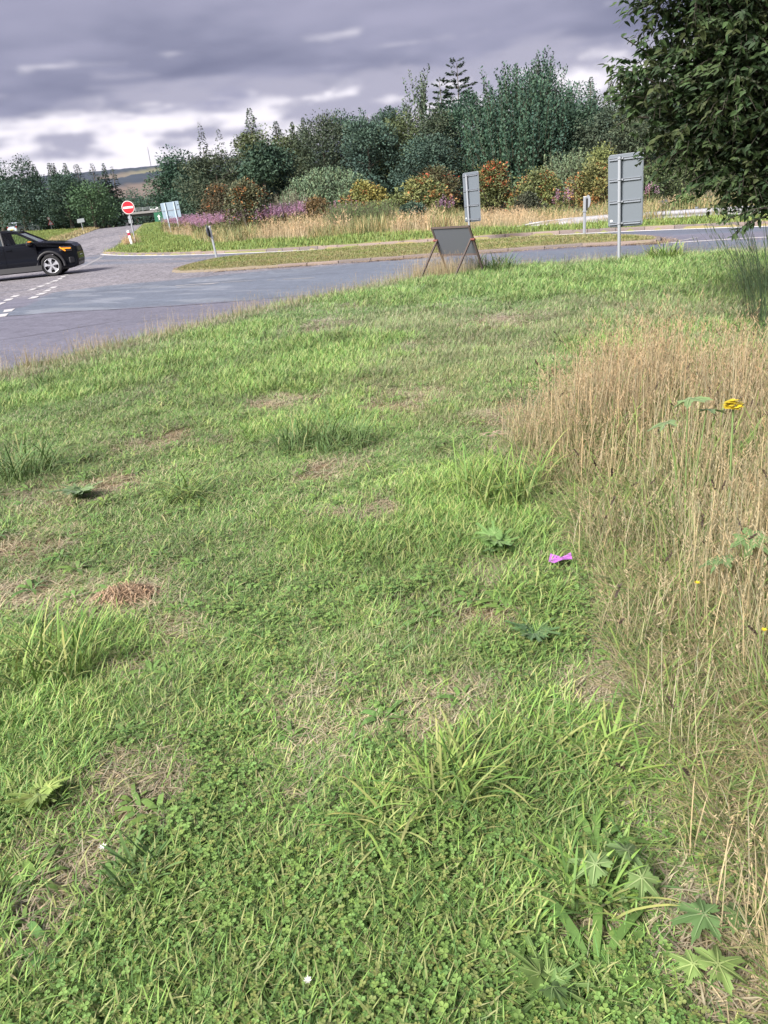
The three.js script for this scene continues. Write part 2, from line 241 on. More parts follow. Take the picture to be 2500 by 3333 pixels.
solo('road', flat([[-100, 12], [-100, -47.2], [30, -47.2], [30, 12]], 0), roadMat, 'structure', 'worn asphalt of the junction and slip road');
(() => {   // the road that climbs to a crest and drops towards the bridge
  const g = new Geo(), uv = []; let k = 0;
  for (let d = 47.15; d <= 420; d += d < 130 ? 4 : 15, k++) { const xr = -13.4 - (d - 47) * 0.2213, xl = -20.6 - (d - 47) * 0.207, w = d > 114 ? 3 : 0; for (let j = 0; j <= 4; j++) { const x = lerp(xl - w * 0 - (d < 60 ? (60 - d) * 0.4 : 0), xr + (d < 60 ? (60 - d) * 0.12 : 0), j / 4); g.v(x, roadRise(-d) + 0.004, -d, [1, 1, 1]); uv.push(x * 0.8 + 2, -d * 0.12 - 26); } }
  for (let i = 0; i < k - 1; i++) for (let j = 0; j < 4; j++) { const a = i * 5 + j; g.i.push(a, a + 1, a + 5, a + 1, a + 6, a + 5); }
  const geo = g.build(true); geo.setAttribute('uv', new THREE.BufferAttribute(new Float32Array(uv), 2));
  solo('road', geo, roadMat, 'structure', 'side road climbing from the junction towards the bridge');
})();

// kerbs, stone by stone
const stoneGeo = new RoundedBoxGeometry(0.9, 0.3, 0.16, 1, 0.018);
const stoneMats = [[0.21, 0.165, 0.15], [0.18, 0.145, 0.135], [0.235, 0.185, 0.165], [0.16, 0.135, 0.13]].map((c) => std(c, 0.92, { bumpMap: gritTex, bumpScale: 0.006 }));
function kerb(line, top, label, from, to) {
  const k = new THREE.Group(); k.name = numbered('kerb'); k.userData = { kind: 'structure', label }; scene.add(k);
  const c = new THREE.CatmullRomCurve3(line.map((p) => V(p[0], 0, p[1]))), L = c.getLength(), r = rng(5 + line.length);
  for (let s = from * L; s < to * L - 0.9; s += 0.912) {
    const a = c.getPointAt(s / L), b = c.getPointAt((s + 0.9) / L), m = part('kerb_stone', stoneGeo, stoneMats[(r() * 4) | 0], k);
    m.position.set((a.x + b.x) / 2, top - 0.15 + (r() - 0.5) * 0.012, (a.z + b.z) / 2); m.rotation.set((r() - 0.5) * 0.03, Math.atan2(-(b.z - a.z), b.x - a.x) + (r() - 0.5) * 0.012, 0); m.scale.x = a.distanceTo(b) / 0.9;
  }
}
kerb(FAR_KERB, 0.1, 'stone kerb along the grass bank beyond the slip road', 0, 0.9);
kerb(ISLAND, 0.07, 'stone kerb round the narrow grass island', 0.12, 0.99);

// painted lines
const paintMat = new THREE.MeshStandardMaterial({ color: new THREE.Color().setRGB(0.68, 0.66, 0.67), roughness: 0.6 }); paintMat.name = 'road paint';
const wornMat = new THREE.MeshStandardMaterial({ color: new THREE.Color().setRGB(0.33, 0.32, 0.33), roughness: 0.7 }); wornMat.name = 'worn road paint';
function ribbon(pts, w, y, seed = 1, rough = 0.25) {                              // a painted line with a ragged edge
  const g = new Geo(), r = rng(seed), c = new THREE.CatmullRomCurve3(pts.map((p) => V(p[0], 0, p[1]))), L = c.getLength(), n = Math.max(2, Math.ceil(L / 0.25)); let pa, pb;
  for (let k = 0; k <= n; k++) { const p = c.getPointAt(k / n), t = c.getTangentAt(k / n), w1 = (w / 2) * (1 - rough * r()), w2 = (w / 2) * (1 - rough * r()), a = g.v(p.x - t.z * w1, y, p.z + t.x * w1, [1, 1, 1]), b = g.v(p.x + t.z * w2, y, p.z - t.x * w2, [1, 1, 1]); if (k) g.i.push(pa, a, pb, pb, a, b); pa = a; pb = b; }
  return g.build(true);
}
const lines = new THREE.Group(); lines.name = 'road_marking'; lines.userData = { kind: 'structure', label: 'worn white lines painted on the junction and slip road' }; scene.add(lines);
const off = (line, d) => line.map((p, k) => { const a = line[Math.max(0, k - 1)], b = line[Math.min(line.length - 1, k + 1)], l = Math.hypot(b[0] - a[0], b[1] - a[1]); return [p[0] - ((b[1] - a[1]) / l) * d, p[1] + ((b[0] - a[0]) / l) * d]; });
part('edge_line', ribbon(off(FAR_KERB, 0.34).slice(1), 0.24, 0.006, 3, 0.3), paintMat, lines);
part('edge_line', ribbon([[6.3, -18.7], [6.49, -18.62], [8.73, -17.52], [11, -15], [13.5, -11]], 0.13, 0.006, 4), paintMat, lines);
(() => {
  const seam = new THREE.MeshStandardMaterial({ color: new THREE.Color().setRGB(0.05, 0.05, 0.06), roughness: 0.7 });
  for (const [P, w, q] of [[[[-7.3, -16.3], [-5.8, -15.9], [-3.01, -14.98], [-0.9, -14.75]], 0.05, 1], [[[-8.1, -20.2], [-6.4, -20.3], [-3.8, -19.9], [-0.4, -18.9]], 0.03, 2], [[[-9.5, -25.5], [-7.6, -26.6], [-6.2, -27.8]], 0.03, 3], [[[3, -17.6], [5.2, -17.0], [7.6, -15.8], [10, -13.2]], 0.035, 4], [[[-6.6, -12.2], [-5.4, -12.6], [-4.1, -13.6]], 0.03, 5]]) solo('tar_seam', ribbon(P, w, 0.005, q + 50, 0.8), seam, 'structure', 'dark tar seam across the asphalt');
  const r = rng(12), A = [[-8.2, -17.2], [-8.63, -19.86], [-8.96, -21.2], [-9.2, -22.68], [-9.48, -24.73], [-9.79, -26.83], [-10.22, -28.73], [-11.31, -34.04], [-12.54, -40.01], [-13.89, -45.84]], B = [[-7.2, -16.2], [-7.5, -17.3], [-7.81, -18.36], [-8.03, -19.78], [-8.27, -21.26], [-8.58, -22.78], [-8.9, -24.4]], dashMat = std([0.45, 0.44, 0.45], 0.65);
  for (const [P, miss, w] of [[A, 0.12, 0.2], [B, 0.05, 0.22]]) {
    const c = new THREE.CatmullRomCurve3(P.map((p) => V(p[0], 0, p[1]))), L = c.getLength();
    for (let s = 0; s < L - 0.6; s += 1.0) { if (r() < miss) continue; const q = [0, 0.3, 0.62].map((k) => c.getPointAt(Math.min(1, (s + k) / L))); part('dash', ribbon(q.map((p) => [p.x, p.z]), w * (0.9 + 0.25 * r()), 0.006, s * 10, 0.35), s > 11 && w < 0.25 ? wornMat : dashMat, lines); }
  }
  for (const [P, w] of [[[[-4.47, -19.75], [-3.9, -19.6], [-3.36, -19.42]], 0.2], [[[-4.3, -19.1], [-3.9, -19.15], [-3.6, -19.3], [-3.36, -19.42]], 0.13], [[[-3.3, -19.4], [-3.0, -19.32], [-2.46, -19.17]], 0.1], [[[-2.17, -18.87], [-1.96, -18.76]], 0.08], [[[-1.77, -18.68], [-1.4, -18.48], [-1.04, -18.29]], 0.11], [[[7.0, -18.55], [7.5, -18.9], [7.9, -19.19]], 0.14]]) part('worn_stroke', ribbon(P, w, 0.006, P.length * 7 + w * 100, 0.7), wornMat, lines);
})();
// ---------------------------------------------------------------- far hill, mast, bridge
(() => {
  const g = new Geo(), n = 220, m = 60, r = rng(3);
  const forest = [0.02, 0.03, 0.045], field = [0.115, 0.082, 0.07], field2 = [0.14, 0.11, 0.085], grass = [0.14, 0.17, 0.07];
  for (let k = 0; k <= m; k++) for (let j = 0; j <= n; j++) {
    const d = 1300 + (k / m) * 3900, a = -0.62 + (j / n) * 1.24, u = smoothstep(d, 1300, 5000), ridge = 262 + 26 * (a + 0.3) * 3 + 14 * (fbm2(a * 9, 2) - 0.5) * 2;
    let y = -6 + ridge * Math.pow(u, 1.15) + 8 * (fbm2(a * 14, d / 500) - 0.5); let c;
    const edge = 3330 + 160 * Math.sin(a * 31 + 1) + 60 * (r() - 0.5), low = 2050 + 120 * Math.sin(a * 23);
    const strip = Math.abs(d - (3850 + (a + 0.25) * 2600)) < 190 && a > -0.285;
    if (strip) c = mix3(field2, grass, smoothstep(a, -0.27, -0.22) * 0.5); else if (d > edge) { c = forest; y += 6 + 7 * r(); } else if (d > low && !(a < -0.36 && r() < 0.5)) c = mix3(field, field2, fbm2(a * 40, d / 300)); else { c = mix3(forest, grass, r() * 0.3); y += 8 + 8 * r(); }
    g.v(Math.sin(a) * d, y, -Math.cos(a) * d, c);
  }
  for (let k = 0; k < m; k++) for (let j = 0; j < n; j++) { const a = k * (n + 1) + j, b = a + 1, c = a + n + 1, d = c + 1; g.i.push(a, b, c, b, d, c); }
  solo('hills', g.build(true), turfMat, 'structure', 'distant hill with tan fields under a dark forest ridge');
})();
const galv = std([0.32, 0.34, 0.38], 0.45, { metalness: 0.25 }), galvDull = std([0.19, 0.21, 0.245], 0.55, { metalness: 0.2 }), backGrey = std([0.112, 0.132, 0.158], 0.55), white = std([0.78, 0.78, 0.78], 0.5), red = std([0.55, 0.02, 0.035], 0.45), black = std([0.02, 0.02, 0.022], 0.6), blackPaint = std([0.01, 0.01, 0.012], 0.4);
const cyl = (r1, r2, h, n = 14) => new THREE.CylinderGeometry(r2, r1, h, n).translate(0, h / 2, 0);
const box = (w, h, d, x = 0, y = 0, z = 0, r = 0) => (r ? new RoundedBoxGeometry(w, h, d, 1, r) : new THREE.BoxGeometry(w, h, d)).translate(x, y, z);
const beam = (a, b, r, n = 8) => new THREE.TubeGeometry(new THREE.LineCurve3(V(...a), V(...b)), 1, r, n, false);
(() => {
  const t = thing('radio_mast', 'tall thin radio mast standing on the forest ridge', 'mast', [-1097, 262, -4790]);
  part('mast_shaft', cyl(2.0, 1.6, 104, 6), std([0.2, 0.2, 0.22]), t); part('antenna', cyl(1.1, 1.1, 12, 6).translate(0, 104, 0), std([0.25, 0.2, 0.2]), t);
  const u = thing('radio_mast', 'short mast by the trees of the forest ridge', 'mast', [-1040, 268, -4790]); part('mast_shaft', cyl(2, 1.6, 22, 6), std([0.2, 0.2, 0.22]), u);
})();
(() => {
  const t = thing('road_bridge', 'concrete road bridge with railings crossing beyond the crest of the side road', 'bridge', [-93, 0, -350], -0.06), con = std([0.2, 0.19, 0.195], 0.9), darkc = std([0.07, 0.07, 0.085], 0.9);
  part('deck', box(90, 0.5, 11, 0, 5.15, 0), con, t); part('parapet_beam', box(90, 0.75, 0.4, 0, 4.93, 5.75), con, t); part('girder', box(90, 1.25, 9.8, 0, 4.27, 0), darkc, t);
  for (const x of [-26, 0, 26]) part('pier', box(1.2, 6, 8, x, 0.6, 0), darkc, t);
  for (const y of [6.75, 6.35, 5.95]) part('rail', box(90, 0.1, 0.1, 0, y, 5.8), galv, t);
  for (let x = -44; x <= 44; x += 2.9) part('railing_post', box(0.14, 1.4, 0.14, x, 6.05, 5.72), galv, t);
  for (const s of [-1, 1]) part('abutment', box(8, 7, 11, s * 48, 2, 0), con, t);
})();

// ---------------------------------------------------------------- trees and bushes
const R2 = (r, a) => a * (r() + r() + r() - 1.5) / 1.5;
const jit = (c, r, k) => { const f = 1 + R2(r, k), w = R2(r, k * 0.5); return [c[0] * f * (1 + w), c[1] * f, c[2] * f * (1 - w)]; };
function unit(r) { const z = 2 * r() - 1, a = r() * 6.2832, q = Math.sqrt(1 - z * z); return [q * Math.cos(a), z, q * Math.sin(a)]; }
function trunkGeo(h, r0, r, lean = 0, limbs = 5, reach = 1, lowest = 0.3) {
  const g = new Geo(), col = [0.09, 0.075, 0.06], pts = [], rs = [];
  for (let k = 0; k <= 6; k++) { const t = k / 6; pts.push([lean * t * t + R2(r, 0.06 * h * 0.2), -0.3 + h * t, R2(r, 0.06 * h * 0.2)]); rs.push(r0 * (1 - 0.85 * t) * (k ? 1 : 1.35)); }
  g.tube(pts, rs, 7, col, [0.13, 0.11, 0.09]);
  for (let k = 0; k < limbs; k++) { const t = lowest + (0.9 - lowest) * r(), a = r() * 6.28, b = pts[Math.round(t * 6)], l = reach * (0.5 + 0.5 * r()); g.tube([b, [b[0] + Math.cos(a) * l * 0.5, b[1] + l * 0.35, b[2] + Math.sin(a) * l * 0.5], [b[0] + Math.cos(a) * l, b[1] + l * 0.55, b[2] + Math.sin(a) * l]], [r0 * 0.4 * (1 - t * 0.6), r0 * 0.25 * (1 - t * 0.6), r0 * 0.05], 5, col); }
  return g.build(true);
}
// a crown of many leaf clumps: lobes spread through a volume, leaves on their outsides
function crownGeo(o, r) {
  const g = new Geo(), { w, h, y0, n, size, cols, lobes = 40, lobeR = 0.26, up = 0.2, droop = 0.3, aspect = 0.55, flat = 0, tip = null, tipShare = 0, power = 1 } = o, L = [];
  for (let k = 0; k < lobes; k++) {
    const t = Math.pow(r(), 0.85), a = r() * 6.2832, prof = o.profile ? o.profile(t) : Math.sqrt(Math.max(0.05, 1 - (2 * t - 0.85) ** 2 / 1.4)), q = (w / 2) * prof * Math.pow(r(), 0.4) * 0.82 * (0.7 + 0.62 * noise3(Math.cos(a) * 1.6 + n * 0.01, t * 3.2, Math.sin(a) * 1.6 + w * 7));
    L.push([Math.cos(a) * q, y0 + h * (0.03 + 0.9 * t), Math.sin(a) * q, Math.min(w, h) * lobeR * (0.55 + 0.75 * r()), jit(cols[(r() * cols.length) | 0], r, 0.22), t]);
  }
  for (let k = 0; k < n; k++) {
    const b = L[(r() * lobes) | 0], d = unit(r), q = b[3] * Math.pow(r(), 0.33), s = size * (0.65 + 0.7 * r());
    const x = b[0] + d[0] * q, y = b[1] + d[1] * q * (1 - flat), z = b[2] + d[2] * q, nn = unit(r), top = tip && d[1] > -0.2 && r() < tipShare * 2.6 * smoothstep(noise3(x * 1.9 + n, y * 1.9, z * 1.9), 0.5, 0.72);
    let dx = d[0] + R2(r, 1), dy = d[1] * 0.5 + up - droop * r() * 1.6 + R2(r, 0.7), dz = d[2] + R2(r, 1); const l = Math.hypot(dx, dy, dz) || 1;
    g.leaf(x, Math.max(y, y0 * 0.3), z, dx / l, dy / l, dz / l, nn[0] * 0.6 + d[0] * 1.1, nn[1] * 0.6 + 0.75 + d[1] * 0.5, nn[2] * 0.6 + d[2] * 1.1, s, s * aspect, jit(top ? tip[(r() * tip.length) | 0] : b[4], r, top ? 0.3 : 0.2), 0.2);
  }
  return g.build();
}
// upright leafy shoots, as on poplars, willows and broom
function shootGeo(o, r) {
  const g = new Geo(), { w, h, y0, shoots, len, per, size, cols, spread = 0.35, aspect = 0.5, fat = 0.16, stem = [0.1, 0.09, 0.06], top = 0.35, shape = (q) => 1 - q * q * 0.6 } = o;
  for (let k = 0; k < shoots; k++) {
    const a = r() * 6.2832, q = Math.pow(r(), 0.6), rr = (w / 2) * q, H = h * shape(q), yb = y0 + Math.pow(r(), 1 / (1 + top)) * Math.max(0.1, H - len * 0.7), l = len * (0.6 + 0.7 * r()), out = spread * (0.3 + q) * (0.4 + r());
    const bx = Math.cos(a) * rr, bz = Math.sin(a) * rr, ex = bx + Math.cos(a) * out * l, ez = bz + Math.sin(a) * out * l, ye = Math.min(yb + l, y0 + h * 1.03), c = jit(cols[(r() * cols.length) | 0], r, 0.22);
    g.strip([[bx, yb - 0.2, bz], [ex, ye, ez]], [0.022, 0.006], [1, 0, 0], stem);
    for (let j = 0; j < per; j++) {
      const t = Math.pow((j + r()) / per, 0.9), th = r() * 6.28, f = fat * (1.15 - t * 0.9), x = lerp(bx, ex, t) + Math.cos(th) * f * r(), y = lerp(yb, ye, t), z = lerp(bz, ez, t) + Math.sin(th) * f * r(), s = size * (0.7 + 0.6 * r()) * (1.1 - 0.4 * t);
      let dx = Math.cos(th) * 0.8, dy = 0.5 + 0.7 * r(), dz = Math.sin(th) * 0.8; const l2 = Math.hypot(dx, dy, dz); g.leaf(x, y, z, dx / l2, dy / l2, dz / l2, R2(r, 0.6) + dx * 0.8, 0.9, R2(r, 0.6) + dz * 0.8, s, s * aspect, jit(c, r, 0.2), 0.15);
    }
  }
  return g.build();
}
// whorled conifer: boughs with hanging needles
function coniferGeo(o, r) {
  const g = new Geo(), { w, h, y0, n = 34, per = 6, size = 0.2, cols, droop = 0.25, dens = 14, point = 1, gap = 0, ragged = 0.35 } = o;
  for (let k = 0; k < n; k++) {
    const t = Math.pow(k / n, 0.92), y = y0 + h * t * 0.97; 
    for (let j = 0; j < per; j++) {
      if (r() < gap) continue;
      const a = (j / per) * 6.2832 + k * 1.3 + r() * 0.8, L = (w / 2) * Math.pow(1 - t, point) * (1 - ragged + 2 * ragged * r()) + 0.05, ca = Math.cos(a), sa = Math.sin(a), c = jit(cols[(r() * cols.length) | 0], r, 0.25), rise = 0.35 * L * (t > 0.75 ? 1 : 0.2);
      g.strip([[0, y, 0], [ca * L * 0.5, y + rise * 0.5, sa * L * 0.5], [ca * L, y + rise - droop * L, sa * L]], [0.022, 0.016, 0.005], [-sa, 0, ca], [0.07, 0.06, 0.045]);
      const m = Math.max(3, Math.round(dens * (0.35 + L / (w / 2))));
      for (let q = 0; q < m; q++) { const u = 0.12 + 0.9 * Math.sqrt(r()), s = size * (0.7 + 0.6 * r()) * (0.45 + 0.55 * Math.min(1, (1 - t) * 2.2)), side = R2(r, 0.35 * L * 0.6), x = ca * L * u - sa * side, z = sa * L * u + ca * side, yy = y + rise * u - droop * L * u * u; let dx = ca * 0.8 + R2(r, 0.7), dy = -0.15 - droop * r() + R2(r, 0.3), dz = sa * 0.8 + R2(r, 0.7); const l = Math.hypot(dx, dy, dz); g.leaf(x, yy + R2(r, 0.12), z, dx / l, dy / l, dz / l, R2(r, 1), 0.7, R2(r, 1), s, s * 0.5, jit(c, r, 0.25), 0.1); }
    }
  }
  return g.build();
}
const GREEN = { teal: [[0.032, 0.074, 0.046], [0.04, 0.084, 0.05], [0.026, 0.06, 0.042]], dark: [[0.022, 0.05, 0.032], [0.028, 0.058, 0.034], [0.018, 0.042, 0.028]], brown: [[0.046, 0.064, 0.036], [0.056, 0.07, 0.038], [0.038, 0.056, 0.035]], olive: [[0.08, 0.10, 0.042], [0.068, 0.09, 0.04]], fresh: [[0.06, 0.115, 0.05], [0.052, 0.1, 0.045]], needle: [[0.042, 0.066, 0.046], [0.05, 0.074, 0.048], [0.036, 0.058, 0.042]], larch: [[0.07, 0.10, 0.062], [0.06, 0.086, 0.056]], silver: [[0.13, 0.175, 0.105], [0.11, 0.15, 0.09], [0.15, 0.195, 0.115]], blue: [[0.042, 0.078, 0.06], [0.052, 0.092, 0.068], [0.036, 0.066, 0.052]] };
for (const k of Object.keys(GREEN)) if (k !== 'silver') GREEN[k] = GREEN[k].map((c) => [c[0] * 1.12, c[1] * 1.15, c[2] * 1.12]);
let treeSeed = 100;
function tree(name, label, kind, x, z, top, w, cols, o = {}) {
  const r = rng(++treeSeed), y = o.y ?? groundAt(x, z), h = top - y, t = thing(name, label, kind === 'conifer' || kind === 'pine' ? 'conifer' : 'tree', [x, y, z], 0, o.group), far = Math.hypot(x, z) > 100, k = far ? 1.5 : 1;
  if (kind === 'broad') { part('trunk', trunkGeo(h * 0.75, 0.16 + 0.02 * h, r, 0, 7, w * 0.35), barkMat, t); part('crown', crownGeo({ w, h: h * (1 - (o.bare ?? 0.04)), y0: h * (o.bare ?? 0.04), n: o.n ?? Math.round(far ? 4600 : 11500 * Math.sqrt((w * h) / 30)), size: (o.size ?? 0.24) * k * 0.74, cols, lobes: o.lobes ?? 60, lobeR: o.lobeR ?? 0.2, droop: o.droop ?? 0.3, up: o.up ?? 0.2, profile: o.profile, flat: o.flat ?? 0.2, tip: o.tip, tipShare: o.tipShare }, r), foliageMat, t); }
  if (kind === 'upright') { part('trunk', trunkGeo(h * 0.9, 0.05 + 0.008 * h, r, o.lean ?? 0, 8, w * 0.3), barkMat, t); const base = shootGeo({ w, h, y0: h * 0.03, shoots: Math.round((o.shoots ?? 150) * 1.35), len: o.len ?? 2.2, per: 52, size: (o.size ?? 0.25) * 0.78, aspect: 0.75, cols, spread: o.spread ?? 0.25, fat: o.fat ?? 0.3, top: 0.6, shape: o.shape }, r); part('crown', base, foliageMat, t); }
  if (kind === 'conifer') { part('trunk', trunkGeo(h * 0.98, 0.12 + 0.012 * h, r, 0, 0), barkMat, t); part('crown', coniferGeo({ w, h: h * 0.98, y0: h * (o.bare ?? 0.05), n: Math.round((o.n ?? 34) * 1.5), per: o.per ?? 7, size: (o.size ?? 0.3) * k, cols, droop: o.droop ?? 0.25, dens: o.dens ?? (far ? 12 : 18), gap: o.gap ?? 0.05, point: o.point ?? 0.9, ragged: o.ragged }, r), foliageMat, t); }
  if (kind === 'pine') { part('trunk', trunkGeo(h * 0.97, 0.14, r, 0, 3, w * 0.3, 0.6), barkMat, t); part('crown', coniferGeo({ w, h: h * (1 - (o.bare ?? 0.5)), y0: h * (o.bare ?? 0.5), n: 9, per: 7, size: 0.26 * k, cols, droop: -0.1, dens: 46, gap: 0.15, point: 0.55, ragged: 0.4 }, r), foliageMat, t); }
  return t;
}
function groundAt(x, z) { const v = polyDist(FAR_VERGE, x, z)[0]; if (v > 0) return vergeH(x, z, v); const l = polyDist(LEFT_VERGE, x, z)[0]; if (l > 0) return leftH(x, z, l); return -z > 110 && -z < 200 ? (x < -20 ? 1.3 : 0.2) : -0.4; }
const poplarShape = (q) => 1 - 0.55 * q * q;
// the wood beyond the bank, from the side road to the big tree near the camera
tree('broadleaf_tree', 'teal green broadleaf tree at the end of the wood behind the blue sign back', 'broad', -16.2, -80, 7.2, 5.0, GREEN.teal, { size: 0.3 });
tree('dead_larch', 'thin half bare larch poking up behind the end of the wood', 'conifer', -14.3, -86, 8.2, 2.0, GREEN.brown, { gap: 0.55, dens: 7, droop: 0.1, bare: 0.3 });
tree('dead_larch', 'bent bare larch right beside the thin half bare larch', 'conifer', -12.9, -88, 7.8, 2.4, GREEN.brown, { gap: 0.6, dens: 6, droop: 0.2, bare: 0.3 });
tree('broadleaf_tree', 'brownish spreading tree behind the brown hawthorn bush', 'broad', -10.3, -66, 6.0, 6.5, GREEN.brown, { flat: 0.45, droop: 0.5 });
tree('larch_tree', 'broad ragged larch rising behind the sycamore', 'conifer', -9.1, -84, 9.4, 4.2, GREEN.larch, { gap: 0.22, droop: 0.12, ragged: 0.5, bare: 0.2 });
tree('spruce_tree', 'dense dark spruce just behind and beside the ragged larch', 'conifer', -6.9, -86, 9.5, 3.6, GREEN.needle, { ragged: 0.5 });
tree('larch_tree', 'slim larch tip beside the dense dark spruce', 'conifer', -5.5, -88, 9.5, 1.6, GREEN.larch, { gap: 0.2 });
tree('larch_tree', 'slim larch tip above the dark hawthorn crown', 'conifer', -4.3, -88, 9.8, 2.2, GREEN.larch, { gap: 0.2 });
tree('sycamore_tree', 'round dark green sycamore standing between the brown hawthorn and the big willow', 'broad', -5.9, -58, 5.4, 4.9, GREEN.dark, { size: 0.3, lobes: 46, lobeR: 0.22 });
tree('broadleaf_tree', 'olive green tree showing behind the round dark sycamore', 'broad', -4.6, -70, 7.0, 5.0, GREEN.olive);
tree('broadleaf_tree', 'wide dusky brown green tree behind the big round willow', 'broad', -2.0, -68, 7.6, 6.8, GREEN.brown, { lobes: 80 });
tree('alder_tree', 'blue green alder under the narrow tree tip', 'broad', 1.4, -64, 7.0, 4.8, GREEN.blue, { up: 0.5 });
tree('poplar_tree', 'narrow pointed young poplar standing alone above the alder', 'upright', 1.7, -70, 8.9, 2.4, GREEN.blue, { shoots: 50, len: 1.8, shape: (q) => 1 - 0.5 * q });
tree('poplar_tree', 'thin sparse poplar with two leaning leaders', 'upright', 6.0, -72, 10.5, 3.0, GREEN.larch, { shoots: 85, len: 2.6, spread: 0.3, fat: 0.24, lean: 0.5, size: 0.28 });
tree('broadleaf_tree', 'dark olive tree below the thin leaning poplar', 'broad', 3.8, -66, 7.2, 4.5, GREEN.olive);
tree('broadleaf_tree', 'greyish brown tree in front of the tall bare trunked pine', 'broad', 6.7, -64, 7.2, 4.0, GREEN.brown, { droop: 0.6 });
tree('pine_tree', 'tall pine with a bare pale trunk and a layered top', 'pine', 9.5, -74, 12.0, 2.9, GREEN.needle, { bare: 0.62 });
tree('pine_tree', 'smaller pine beside the tall bare trunked one', 'pine', 8.5, -78, 11.2, 2.2, GREEN.needle, { bare: 0.6 });
tree('alder_tree', 'green alder filling the gap between the pines and the tallest poplar', 'broad', 9.0, -66, 8.6, 4.8, GREEN.teal, { up: 0.5 });
tree('alder_tree', 'low dark alder behind the orange rowan beside the narrow sign', 'broad', 5.4, -60, 5.2, 4.6, GREEN.blue, {});
tree('poplar_tree', 'tallest tree of the wood, a broad poplar of many upright plumes', 'upright', 12.6, -62, 9.0, 8.2, GREEN.teal, { shoots: 430, len: 2.6, fat: 0.34, shape: (q) => 1 - 0.42 * q * q, size: 0.27 });
tree('poplar_tree', 'slimmer plume topped poplar leaning out of the tallest one', 'upright', 14.2, -63.5, 9.8, 4.0, GREEN.blue, { shoots: 130, len: 2.4, fat: 0.26 });
tree('alder_tree', 'dark alder low in front of the tallest poplar', 'broad', 15.6, -60, 6.4, 4.8, GREEN.dark, {});
tree('larch_tree', 'pale hazy larch showing past the tallest poplar', 'conifer', 22.6, -88, 10.0, 3.2, GREEN.larch, { gap: 0.15 });
tree('larch_tree', 'pale hazy larch with a drooping tip above the hawthorn', 'conifer', 25.2, -90, 11.2, 3.0, GREEN.larch, { gap: 0.2 });
tree('larch_tree', 'pale hazy larch halfway between the drooping one and the near tree', 'conifer', 27.8, -92, 11.2, 3.2, GREEN.larch, { gap: 0.2 });
tree('spruce_tree', 'green spruce last in the row before the near tree', 'conifer', 30.6, -95, 11.1, 4.0, GREEN.needle, {});
tree('hawthorn_tree', 'low spreading brown hawthorn behind the pale willow', 'broad', 17.3, -57, 5.6, 6.5, GREEN.brown, { flat: 0.5, droop: 0.7, lobes: 70 });
tree('broadleaf_tree', 'brown tinged tree half hidden by the near tree', 'broad', 22.3, -64, 7.6, 5.5, GREEN.brown);
tree('broadleaf_tree', 'dark green tree behind the overhanging near tree', 'broad', 27.4, -70, 7.4, 7.5, GREEN.dark);
tree('broadleaf_tree', 'big dark tree at the end of the wood behind the near tree', 'broad', 33, -70, 8.4, 8.8, GREEN.dark);
tree('broadleaf_tree', 'dull green tree low between the teal tree and the brownish spreading one', 'broad', -12.2, -70, 5.6, 5.0, GREEN.dark);
tree('broadleaf_tree', 'olive brown tree crown filling the gap below the ragged larch', 'broad', -8.0, -72, 7.6, 5.4, GREEN.olive);
tree('broadleaf_tree', 'dark tree just left of the narrow pointed poplar', 'broad', -0.4, -72, 8.2, 5.0, GREEN.teal);
tree('broadleaf_tree', 'mid green tree between the narrow pointed poplar and the leaning one', 'broad', 3.4, -73, 8.6, 5.0, GREEN.blue);
tree('broadleaf_tree', 'dark green tree at the foot of the two pines', 'broad', 7.8, -70, 8.4, 5.0, GREEN.dark);
tree('broadleaf_tree', 'green tree right behind the tallest poplar', 'broad', 18.4, -72, 8.6, 6.0, GREEN.teal);
tree('broadleaf_tree', 'grey green tree below the pale hazy larches', 'broad', 22.0, -76, 8.0, 6.5, GREEN.larch);
tree('broadleaf_tree', 'mid green tree below the larch with the drooping tip', 'broad', 27.0, -80, 8.4, 7, GREEN.blue);
// the wood on the other side of the side road
tree('broadleaf_tree', 'tall oak at the far end of the wood above the silver car', 'broad', -49.5, -120, 11.8, 8.5, GREEN.teal, { n: 6500 });
tree('broadleaf_tree', 'second tall oak next to the one above the silver car', 'broad', -45.2, -119, 11.1, 6.5, GREEN.dark, { n: 5500 });
[['first', -48.9, -135, 11.4, 3.4], ['second', -48.2, -140, 11.7, 2.8], ['third', -45.2, -133, 11.1, 3.0], ['fourth', -45.4, -139, 11.4, 2.8]].forEach(([q, x, z, top, w]) => tree('spruce_tree', `${q} spruce tip counting from the oaks in the wood by the side road`, 'conifer', x, z, top, w, GREEN.needle, { n: 26, ragged: 0.45 }));
tree('pine_tree', 'bushy topped pine right of the spruce tips in the wood by the side road', 'conifer', -43.9, -140, 11.1, 5.7, GREEN.needle, { droop: -0.1, ragged: 0.5, n: 24 });
tree('broadleaf_tree', 'dark tree filling the gap between the oaks and the first spruce tips', 'broad', -46.6, -127, 9.4, 6, GREEN.dark, { n: 5000, y: 1.6 });
tree('broadleaf_tree', 'green tree under the bushy topped pine', 'broad', -42.6, -128, 9.0, 6, GREEN.teal, { n: 5000, y: 1.6 });
tree('broadleaf_tree', 'dark tree between the bright green rounded tree and the spruces', 'broad', -40.2, -128, 7.8, 5, GREEN.dark, { n: 4500, y: 1.5 });
tree('broadleaf_tree', 'mid green tree low in front of the oaks', 'broad', -41.8, -108, 7.4, 7.0, GREEN.blue, { y: 1.6, n: 5500 });
tree('broadleaf_tree', 'bushy tree behind the warning triangle', 'broad', -38.6, -116, 8.2, 7.3, GREEN.dark, { y: 1.4, n: 5500 });
